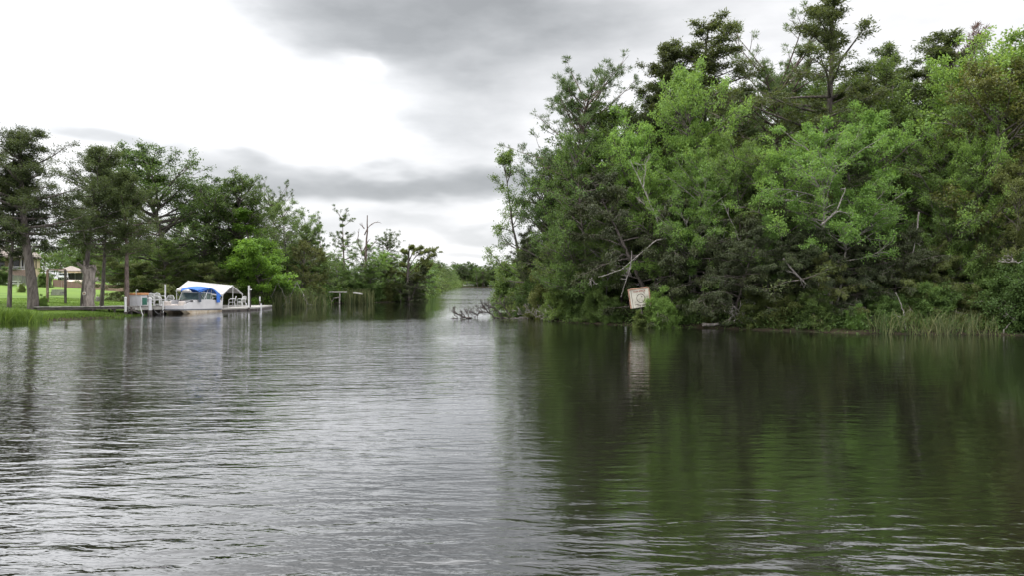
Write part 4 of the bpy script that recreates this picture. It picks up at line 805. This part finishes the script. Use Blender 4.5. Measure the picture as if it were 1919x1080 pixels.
# canopy over the slip
def canopy():
    t = thing('boat_canopy', 'white gabled canvas canopy on thin white poles over the floating dock', 'canopy', (0, 0, 0))
    Lf, Rt = P(331, 60), P(416, 60); Yn, Yf = 60.0, 64.4; xl, xr = Lf[0], Rt[0]
    zn = (Z(543.5, 60), Z(553, 60)); zr = (Z(526.5, 62.2), Z(535, 62.2)); zf = (Z(545, 64.4), Z(551, 64.4)); rows = []
    for i in range(13):
        u = i / 12; x = xl + (xr - xl) * u; sg = .10 * math.sin(math.pi * u); row = []
        for j in range(13):
            v = j / 12; yy = Yn + (Yf - Yn) * v; e0 = zn[0] + (zn[1] - zn[0]) * u; r0 = zr[0] + (zr[1] - zr[0]) * u; f0 = zf[0] + (zf[1] - zf[0]) * u
            z = e0 + (r0 - e0) * (v / .5) if v <= .5 else r0 + (f0 - r0) * ((v - .5) / .5); z -= sg * .5 * math.sin(math.pi * min(1, abs(v - .5) * 2)) ; row.append((x, yy, z))
        rows.append(row)
    MB().sheet(rows, .02).build('canvas', M['canvas'], t)
    val = MB()
    for i in range(12):
        a, b = rows[i][0], rows[i + 1][0]; val.add([a, b, (b[0], b[1] - .01, b[2] - .13), (a[0], a[1] - .01, a[2] - .13 - .02 * (i % 2)), (a[0], a[1] - .02, a[2]), (b[0], b[1] - .02, b[2]), (b[0], b[1] - .03, b[2] - .13), (a[0], a[1] - .03, a[2] - .13)], [(0, 1, 2, 3), (7, 6, 5, 4), (0, 4, 5, 1), (3, 2, 6, 7)])
    for col_ in (rows[0], rows[-1]):
        for j in range(12):
            a, b = col_[j], col_[j + 1]; s = .01 if col_ is rows[-1] else -.01; val.add([a, b, (b[0], b[1], b[2] - .12), (a[0], a[1], a[2] - .12), (a[0] + s, a[1], a[2]), (b[0] + s, b[1], b[2]), (b[0] + s, b[1], b[2] - .12), (a[0] + s, a[1], a[2] - .12)], [(3, 2, 1, 0), (4, 5, 6, 7), (3, 7, 6, 2)])
    val.build('valance', M['canvas'], t)
    fr_ = MB(); fr_.tube([rows[0][0], rows[0][6], rows[0][12]], .03, 6); fr_.tube([rows[12][0], rows[12][6], rows[12][12]], .03, 6); fr_.tube([(a[0], a[1], a[2] - .03) for a in (rows[0][0], rows[12][0])], .025, 6); fr_.build('frame', M['white'], t)
    for i, j in ((0, 0), (12, 0), (12, 12), (0, 12), (6, 12), (12, 6), (6, 0)):
        a = rows[i][j]; MB().tube([(a[0] + (.06 if i == 12 else 0), a[1], a[2]), (a[0] + (.02 if i == 12 else 0), a[1], .2)], .03, 6).build('pole', M['white'], t)
canopy()
# pontoon boat
def boat():
    t = thing('deck_boat', 'white deck boat with a blue sun top moored at the dock', 'boat', (-23.4, 52.7, 0), math.atan2(6.4, .3)); L, Wd = 6.3, 1.75
    rng_ = random.Random(2)
    for yy in (.0, Wd - .5):
        st = []; N_ = 12
        for i in range(N_ + 1):
            u = i / N_; x = .05 + (L - .1) * u; b = min(1, u * 5) ** .6; zb = -.25 + .5 * max(0, 1 - u * 5) ** 1.3; zt = .30 - .17 * u; w0 = .5
            st.append([(x, yy, zt), (x, yy + .0 + .02, zb + .18), (x, yy + w0 * .5, zb), (x, yy + w0 - .02, zb + .18), (x, yy + w0, zt)])
        V = [p for r_ in st for p in r_]; Fq = [(i * 5 + j, (i + 1) * 5 + j, (i + 1) * 5 + j + 1, i * 5 + j + 1) for i in range(N_) for j in range(4)] + [(0, 1, 2, 3, 4), tuple(N_ * 5 + j for j in (4, 3, 2, 1, 0))] + [(i * 5 + 4, (i + 1) * 5 + 4, (i + 1) * 5, i * 5) for i in range(N_)]
        MB().add(V, Fq).build('hull', M['stained'], t)
    def zt(u): return .30 - .17 * u
    d = MB(); d.add([(0, 0, .26), (L, 0, .09), (L, Wd, .09), (0, Wd, .26), (0, 0, .335), (L, 0, .165), (L, Wd, .165), (0, Wd, .335)], [(3, 2, 1, 0), (4, 5, 6, 7), (0, 1, 5, 4), (1, 2, 6, 5), (2, 3, 7, 6), (3, 0, 4, 7)]); d.build('deck', M['panel'], t)
    d = MB(); d.box((L / 2, -.02, .235), (L + .04, .05, .05), ry=math.atan2(.17, L)); d.box((-.02, Wd / 2, .31), (.05, Wd, .06)); d.build('rub_rail', M['navy'], t)
    def side(y0, y1, nm):
        prof_ = [(0., .62), (.5, .74), (1.0, .82), (1.5, .80), (1.55, .97), (3.2, .95), (L - .3, .88), (L, .80)]
        n = len(prof_); V = [(x, y0, z) for x, z in prof_] + [(x, y0, zt(x / L) + .03) for x, z in prof_] + [(x, y1, z) for x, z in prof_] + [(x, y1, zt(x / L) + .03) for x, z in prof_]
        Fq = []
        for i in range(n - 1): Fq += [(i, i + 1, n + i + 1, n + i)[::-1], (2 * n + i, 2 * n + i + 1, 3 * n + i + 1, 3 * n + i), (i, i + 1, 2 * n + i + 1, 2 * n + i), (n + i, 3 * n + i, 3 * n + i + 1, n + i + 1)]
        Fq += [(0, n, 3 * n, 2 * n), (n - 1, 3 * n - 1, 4 * n - 1, 2 * n - 1)]; return MB().add(V, Fq).build(nm, M['hull'], t, bevel=.01)
    side(-.0, .06, 'side_panel'); side(Wd - .06, Wd, 'side_panel')
    MB().box((.03, Wd / 2, .47), (.06, Wd - .12, .27)).build('bow_panel', M['hull'], t); MB().box((L - .03, Wd / 2, .5), (.06, Wd - .12, .64)).build('transom', M['hull'], t)
    s = MB(); s.box((1.0, .35, .60), (1.3, .5, .12)); s.box((1.0, Wd - .35, .60), (1.3, .5, .12)); s.box((.45, .35, .76), (.14, .5, .28)); s.box((.45, Wd - .35, .76), (.14, .5, .28)); s.build('bow_cushions', M['seat'], t, bevel=.04)
    s = MB(); s.box((1.0, .35, .42), (1.3, .5, .26)); s.box((1.0, Wd - .35, .42), (1.3, .5, .26)); s.build('bow_seat_base', M['hull'], t)
    c_ = MB(); c_.box((3.0, 1.2, .6), (.6, .7, .8)); c_.build('console', M['hull'], t, bevel=.04); MB().tube([(3.3 + .12 * math.sin(a) * .3, 1.2 + .17 * math.cos(a), 1.05 + .17 * math.sin(a)) for a in np.linspace(0, 6.2, 14)], .014, 6).build('steering_wheel', M['black'], t)
    for yy in (.5, 1.25):
        s = MB(); s.box((4.0, yy, .60), (.5, .5, .14)); s.box((4.28, yy, .85), (.13, .5, .5)); s.build('seat', M['seat'], t, bevel=.04)
    ws = MB()
    for a, b in (((2.55, .12, .95), (2.9, .16, 1.5)), ((2.55, Wd - .12, .95), (2.9, Wd - .16, 1.5)), ((2.9, .16, 1.5), (2.9, Wd - .16, 1.5)), ((2.9, .1, 1.5), (4.6, .1, 1.44)), ((4.6, .1, 1.44), (4.8, .1, .92)), ((3.7, .1, 1.47), (3.7, .1, .95)), ((2.6, .1, .97), (4.8, .1, .93))): ws.tube([a, b], .024, 6)
    ws.build('windscreen_frame', M['white'], t)
    g = MB(); g.add([(2.57, .14, .97), (2.88, .17, 1.48), (2.88, Wd - .17, 1.48), (2.57, Wd - .14, .97), (2.58, .14, .97), (2.89, .17, 1.48), (2.89, Wd - .17, 1.48), (2.58, Wd - .14, .97)], [(0, 1, 2, 3), (7, 6, 5, 4)]); g.box((3.3, .1, 1.21), (.7, .008, .46)); g.box((4.17, .1, 1.19), (.8, .008, .44)); g.build('windscreen', M['glass'], t)
    rows = []
    for i in range(15):
        u = i / 14; x = 2.1 + 3.8 * u; zc = 1.62 + .40 * math.sin(math.pi * min(1, .15 + u * .80)) - .62 * max(0, u - .6) ** 1.2 * 1.3
        rows.append([(x, v * (Wd + .05 - .5 * max(0, 1 - u * 3)) - .05, zc - .16 * (2 * v - 1) ** 2) for v in np.linspace(0, 1, 9)])
    MB().sheet(rows, .02).build('sun_top', M['blue'], t)
    for k, s_ in ((0, -.012), (8, .012)):
        edge = MB()
        for i in range(14):
            a, b = rows[i][k], rows[i + 1][k]; dz_ = .12 + .06 * math.sin(i * .7); edge.add([a, b, (b[0], b[1] + s_, b[2] - dz_), (a[0], a[1] + s_, a[2] - dz_), (a[0], a[1] + 2 * s_, a[2]), (b[0], b[1] + 2 * s_, b[2]), (b[0], b[1] + 3 * s_, b[2] - dz_), (a[0], a[1] + 3 * s_, a[2] - dz_)], [(0, 1, 2, 3), (7, 6, 5, 4), (3, 2, 6, 7)])
        edge.build('sun_top_skirt', M['blue'], t)
    MB().sheet([[(1.55, -.04 + v, z) for v in (0, .02)] for z in (1.75, 1.4, 1.1, .72)] and [[(2.08 + w, -.07 - .004 * k, 1.72 - k * .13) for w in (0, .2, .42)] for k in range(8)], .01).build('hanging_strap', M['navy'], t)
    MB().sheet([[(5.05 + w, -.08 - .004 * k, 1.42 - k * .12) for w in (0, .3, .62)] for k in range(7)], .01).build('hanging_flap', M['blue'], t)
    fr2 = MB()
    for yy in (.0, Wd):
        for a, b in (((3.2, 1.0), (2.2, 1.78)), ((3.2, 1.0), (3.1, 2.0)), ((3.2, 1.0), (4.0, 2.0)), ((4.2, .95), (5.6, 1.35)), ((4.2, .95), (4.4, 1.85))): fr2.tube([(a[0], yy, a[1]), (b[0], yy, b[1] - .12)], .014, 6)
    fr2.build('sun_top_frame', M['metal'], t)
    rl = MB()
    for yy in (.03, Wd - .03):
        rl.tube([(4.6, yy, .93), (4.7, yy, 1.12), (6.1, yy, 1.05), (6.25, yy, .85)], .016, 6); rl.tube([(5.4, yy, .9), (5.4, yy, 1.08)], .014, 6)
        rl.tube([(.1, yy, .6), (.15, yy, .86), (1.4, yy, 1.0), (1.5, yy, .85)], .016, 6); rl.tube([(.8, yy, .8), (.8, yy, .93)], .014, 6)
    rl.build('handrail', M['metal'], t); MB().tube([(.06, .3, .34), (.0, .28, .38), (-.04, .3, .34)], .02, 6).build('cleat', M['metal'], t)
boat()
# white raft left of the boat
t = thing('small_raft', 'small dark-bottomed raft with white rail panels between dock and boat', 'raft', (-25.75, 53.1, 0), R(3)); MB().box((0, 1.1, .10), (1.25, 2.3, .5)).build('float', M['wetwood'], t); MB().box((0, 1.1, .38), (1.35, 2.4, .05)).build('deck', M['panel'], t)
m_ = MB()
for k in range(5): m_.box((-.55 + k * .14, -.05, .62), (.035, .03, .44))
m_.box((-.28, -.05, .84), (.62, .04, .05)); m_.box((-.28, -.05, .43), (.62, .04, .05)); m_.box((-.6, .5, .62), (.04, 1.1, .40)); m_.build('rail_panel', M['white'], t)
m_ = MB(); m_.box((.25, .7, .66), (.75, .4, .06)); m_.box((.25, .9, .55), (.75, .04, .07)); m_.box((.25, .7, .5), (.7, .35, .05)); m_.build('bench', M['white'], t)
for sx in (-.1, .6): MB().box((sx, .7, .52), (.05, .4, .24)).build('bench_leg', M['white'], t)
m_ = MB(); m_.tube([(-.1, 1.3, .4), (-.1, 1.3, 1.1), (-.02, 1.2, 1.18), (.1, 1.1, 1.1), (.1, 1.1, .4)], .04, 8); m_.build('grab_rail', M['white'], t)
x, y = P(319, 56.3); chair(x, y, .40, R(-70), 'white chair standing behind the raft, left of the canopy'); 
# under the canopy, right of the boat
x, y = P(447, 62.2); t = thing('patio_table', 'round glass-topped table under the right end of the canopy', 'table', (x, y, .25)); MB().tube([(0, 0, .52), (0, 0, .55)], .42, 20).build('table_top', M['glass'], t)
for a in (.5, 2.1, 3.7, 5.2): MB().tube([(math.cos(a) * .3, math.sin(a) * .3, .52), (math.cos(a) * .36, math.sin(a) * .36, 0)], .02, 6).build('leg', M['plastic'], t)
x, y = P(434, 60.9); chair(x, y, .25, R(200), 'white plastic chair under the canopy right of the boat'); x, y = P(452, 61.3); chair(x, y, .25, R(160), 'white plastic chair at the canopy corner, right of the round table')
# old broken dock on the left bank
def olddock():
    D = 79; x, y = P(608, D); t = thing('broken_dock', 'old grey broken dock with a sloping plank and bare posts on the left bank', 'dock', (x, y, 0)); q = lambda l: [(a - x, b - y + o_, c_) for (a, b, c_), o_ in zip(px3(l, D), (0,) * 9)]
    def bar(l, w_, nm, m='deadwood'): MB().tube(q(l), w_, 6).build(nm, M[m], t)
    a, b = q([(608, 548.5), (646, 549.5)]); MB().box(((a[0] + b[0]) / 2, .5, a[2]), (b[0] - a[0], 1.2, .12)).build('deck', M['greywood'], t); bar([(603, 556), (613, 551)], .07, 'plank')
    bar([(637, 549), (636, 570)], .08, 'post'); bar([(625, 560), (638, 558)], .06, 'crosspiece'); bar([(612, 549), (612, 572)], .07, 'post'); bar([(625, 561), (622, 566)], .05, 'brace')
    a, b = q([(661, 550), (676, 553)]); MB().box(((a[0] + b[0]) / 2, .6, a[2] - .05), (b[0] - a[0], 1., .1), ry=.15).build('outer_deck', M['greywood'], t)
olddock()

# ------------------------------------------------------------------ the yard
def swing():
    A = P(89, 56.3); B = P(122.5, 55.2); za, zb = gz(*A), gz(*B); t = thing('garden_swing', 'grey wooden swing bench hung from a tall two-post frame on the lawn', 'swing', (0, 0, 0)); zt = Z(506, 55.7)
    for (x, y), z0 in ((A, za), (B, zb)): MB().box((x, y, (z0 - .1 + zt) / 2), (.13, .13, zt - z0 + .1)).build('post', M['browntimber' if x == A[0] else 'darkwood'], t)
    MB().box(((A[0] + B[0]) / 2, (A[1] + B[1]) / 2, zt + .045), (B[0] - A[0] + .3, .1, .09), rz=math.atan2(B[1] - A[1], B[0] - A[0])).build('beam', M['browntimber'], t)
    c = P(105, 55.7); zs = Z(555, 55.7); w_ = 1.0
    s = MB()
    for k in range(6): s.box((c[0] + .04, c[1] - .25 + k * .085, zs + .02 - k * .005), (w_, .07, .022))
    s.build('seat', M['darkwood'], t); s = MB()
    for k in range(5): s.box((c[0] - .04, c[1] + .24 + k * .025, zs + .08 + k * .085), (w_, .02, .07), rx=-.25)
    s.build('backrest', M['greyfence'], t)
    for sx in (-.5, .5):
        MB().box((c[0] + sx, c[1], zs + .2), (.04, .5, .04)).build('armrest', M['darkwood'], t)
        m = MB(); m.tube([(c[0] + sx, c[1] - .2, zs + .2), (c[0] + sx * .98, c[1], zt)], .008, 4); m.tube([(c[0] + sx, c[1] + .25, zs + .4), (c[0] + sx * .98, c[1], zt)], .008, 4); m.build('chain', M['metal'], t)
swing()
def fence(pts, h0, h1, m, label):
    t = thing('board_fence', label, 'fence', (0, 0, 0)); A = [Vector(P(*p)) for p in pts]; tot = sum((A[i + 1] - A[i]).length for i in range(len(A) - 1)); run = 0; b = MB(); rl = MB(); posts = []
    for i in range(len(A) - 1):
        L = (A[i + 1] - A[i]).length; n = int(L / .15); rz = math.atan2(A[i + 1].y - A[i].y, A[i + 1].x - A[i].x)
        for k in range(n):
            p = A[i].lerp(A[i + 1], (k + .5) / n); u = (run + L * (k + .5) / n) / tot; h = h0 + (h1 - h0) * u + .012 * math.sin(k * 5.3); g = gz(p.x, p.y); b.box((p.x, p.y, g + h / 2 - .03), (.135, .02, h), rz=rz)
            if k % 16 == 0: posts.append((p.x, p.y, g, h))
        run += L
    b.build('boards', M[m], t)
    for a, c in zip(posts[:-1], posts[1:]):
        for f_ in (.25, .8): rl.tube([(a[0], a[1] + .04, a[2] + a[3] * f_), (c[0], c[1] + .04, c[2] + c[3] * f_)], .025, 4)
    rl.build('rails', M[m], t)
    for x, y, g, h in posts: MB().box((x, y + .09, g + h / 2), (.09, .09, h + .06)).build('post', M[m], t)
fence([(-60, 98), (40, 101), (97, 104)], 1.45, 1.35, 'greyfence', 'weathered grey board fence in front of the cream house')
fence([(99, 104), (160, 100), (238, 86)], 1.05, .8, 'fence', 'low reddish brown board fence running down behind the lawn')
def house():
    D = 150; x, y = P(40, D); z0 = gz(x, y); t = thing('cream_house', 'cream house with a white columned porch behind the grey fence', 'house', (x, y, z0), R(32.7)); zf = Z(505, D) - z0; ze = Z(483, D) - z0
    def bx(px0, px1, d0, d1, za, zb): a = (px0 - 40) * D / F; b = (px1 - 40) * D / F; return ((a + b) / 2, (d0 + d1) / 2, (za + zb) / 2), (b - a, d1 - d0, zb - za)
    MB().box(*bx(-40, 57, 2, 9, -.5, ze)).build('wall', M['cream'], t); MB().box(*bx(52, 69, -1.5, 9, -.5, ze - .12)).build('wing_wall', M['tanwall'], t); MB().box(*bx(57.5, 69.5, -1.62, -1.52, -.5, ze - .14)).build('wing_front', M['cream'], t)
    MB().box(*bx(-40, 52, -.3, 2, -.5, zf)).build('porch_base', M['tanwall'], t)
    for px0, px1 in ((27, 37), (2, 14), (40.5, 43)): MB().box(*bx(px0, px1, 1.9, 2.05, zf + .1, ze - .3)).build('window', M['dkglass'], t)
    m = MB(); m.box(*bx(62.5, 64, -1.66, -1.6, zf + .2, ze - .5)); m.build('window', M['dkglass'], t)
    for px0 in (20.5, 25, 39, 44): MB().box(*bx(px0, px0 + 1.4, -.25, -.1, zf, ze)).build('column', M['white'], t)
    m = MB(); m.box(*bx(19, 56, -.3, -.2, zf + .55, zf + .65)); m.box(*bx(19, 56, -.3, -.2, zf, zf + .12))
    for k in range(38): m.box(*bx(19 + k, 19.35 + k, -.28, -.22, zf + .12, zf + .55))
    m.build('railing', M['white'], t)
    def hip(px0, px1, d0, d1, ze_, zr_, nm):
        a = (px0 - 40) * D / F; b = (px1 - 40) * D / F; mid = (d0 + d1) / 2; k = min((b - a) / 2, (d1 - d0) / 2) * .95
        MB().add([(a, d0, ze_), (b, d0, ze_), (b, d1, ze_), (a, d1, ze_), (a + k, mid, zr_), (b - k, mid, zr_), (a, d0, ze_ - .2), (b, d0, ze_ - .2), (b, d1, ze_ - .2), (a, d1, ze_ - .2)], [(0, 1, 5, 4), (1, 2, 5), (2, 3, 4, 5), (3, 0, 4), (6, 7, 1, 0), (7, 8, 2, 1), (8, 9, 3, 2), (9, 6, 0, 3), (9, 8, 7, 6)]).build(nm, M['roof'], t)
    hip(-46, 60, -.9, 10, ze + .22, ze + 2.6, 'roof'); hip(50, 73, -2.3, 10, ze + .1, ze + 1.5, 'wing_roof')
house()
def carport():
    D = 122; x, y = P(134, D); z0 = gz(x, y); t = thing('carport', 'open carport with a brown hipped roof behind the brown fence', 'carport', (x, y, z0), R(32)); ze = Z(507, D) - z0; zr = Z(498, D) - z0
    MB().add([(-1.9, -1.5, ze), (1.9, -1.5, ze), (1.9, 4, ze), (-1.9, 4, ze), (-.2, 1.2, zr), (.2, 1.2, zr), (-1.9, -1.5, ze - .12), (1.9, -1.5, ze - .12), (1.9, 4, ze - .12), (-1.9, 4, ze - .12)], [(0, 1, 5, 4), (1, 2, 5), (2, 3, 4, 5), (3, 0, 4), (6, 7, 1, 0), (7, 8, 2, 1), (8, 9, 3, 2), (9, 6, 0, 3), (9, 8, 7, 6)]).build('roof', M['roof'], t)
    MB().box((.2, -1.35, ze - .24), (3.2, .08, .24)).build('lintel', M['cream'], t)
    for px0, dy_ in ((-.6, -1.35), (1.75, -1.35), (-1.75, 3.7), (1.75, 3.7), (.6, 3.7)): MB().box((px0, dy_, (ze - .12) / 2), (.1, .1, ze - .12)).build('post', M['white'], t)
    MB().box((0, 3.9, ze * .4), (3.6, .05, ze * .7)).build('back_panel', M['greyfence'], t)
carport()
x, y = P(119, 118); z0 = gz(x, y); t = thing('utility_cart', 'small white cart with a large dark wheel under the carport edge', 'cart', (x, y, z0), R(20))
MB().box((0, 0, .62), (1.1, 1.8, .34)).build('body', M['vehicle'], t, bevel=.08); MB().box((0, .2, 1.16), (1.05, 1.3, .05)).build('roof', M['vehicle'], t, bevel=.02); MB().box((0, .15, .86), (.9, .5, .12)).build('seat', M['navy'], t, bevel=.03)
for sx in (-.48, .48):
    for sy in (-.4, .8): MB().tube([(sx, sy, .75), (sx, sy, 1.15)], .02, 6).build('roof_post', M['metal'], t)
for sx in (-.5, .5):
    for sy in (-.6, .6):
        wl = MB().tube([(sx - .09, sy, .33), (sx + .09, sy, .33)], .33, 20).build('wheel', M['black'], t); MB().tube([(sx - .1, sy, .33), (sx + .1, sy, .33)], .17, 14).build('rim', M['metal'], wl)
x, y = P(141, 113.2); cx_, cy_ = x, y; dr = MB(); rows = [[(*P(a, d), gz(*P(a, d)) + .05) for a in np.linspace(122, 158, 12)] for d in np.linspace(109, 121, 14)]
dr.sheet(rows, .03); o = dr.build('driveway', M['concrete']); tag(o, 'pale concrete drive in front of the carport', kind='structure')
x, y = P(27, 94); z0 = gz(x, y); t = thing('picnic_table', 'pale picnic table with benches in front of the grey fence', 'table', (x, y, z0)); MB().box((0, 0, .74), (1.1, .7, .05)).build('table_top', M['white'], t)
for s in (-1, 1): MB().box((0, s * .65, .43), (1.1, .25, .04)).build('bench', M['white'], t); MB().box((s * .45, 0, .38), (.07, .12, .72)).build('leg', M['white'], t); MB().box((s * .45, 0, .38), (.05, 1.3, .06)).build('brace', M['white'], t)
x, y = P(183, 62); z0 = gz(x, y); t = thing('grey_stump', 'short grey tree stump on the lawn right of the gnarled trunk', 'stump', (x, y, z0)); MB().tube([(0, 0, -.1), (0, 0, .05), (0, 0, .38), (.01, 0, .42)], [.2, .17, .15, .12], 12).build('trunk', M['stone'], t)
x, y = P(197, 74); z0 = gz(x, y); t = thing('lawn_toy', 'small pale yellow toy lying on the far lawn', 'toy', (x, y, z0)); MB().box((0, 0, .09), (.38, .2, .14)).build('body', M['yellow'], t, bevel=.04); MB().tube([(.1, -.12, .06), (.1, .12, .06)], .07, 10).build('wheel', M['redwood'], t)
for px, D, yt, k, lb, w in ((-2, 95, 500, 'sh5', 'dark rounded bush at the left edge in front of the grey fence', 1.3), (84, 96, 512, 'sh2', 'small shrub in front of the joint of the two fences', .9), (40, 72, 531, 'sh1', 'tiny shrub on the lawn left of the leaning trunk', .8), (80, 47.6, 566, 'sh4', 'leafy sprouts at the foot of the leaning trunk', .6)):
    T(k, px, D, yt, lb, SN, 'shrub', w=w)
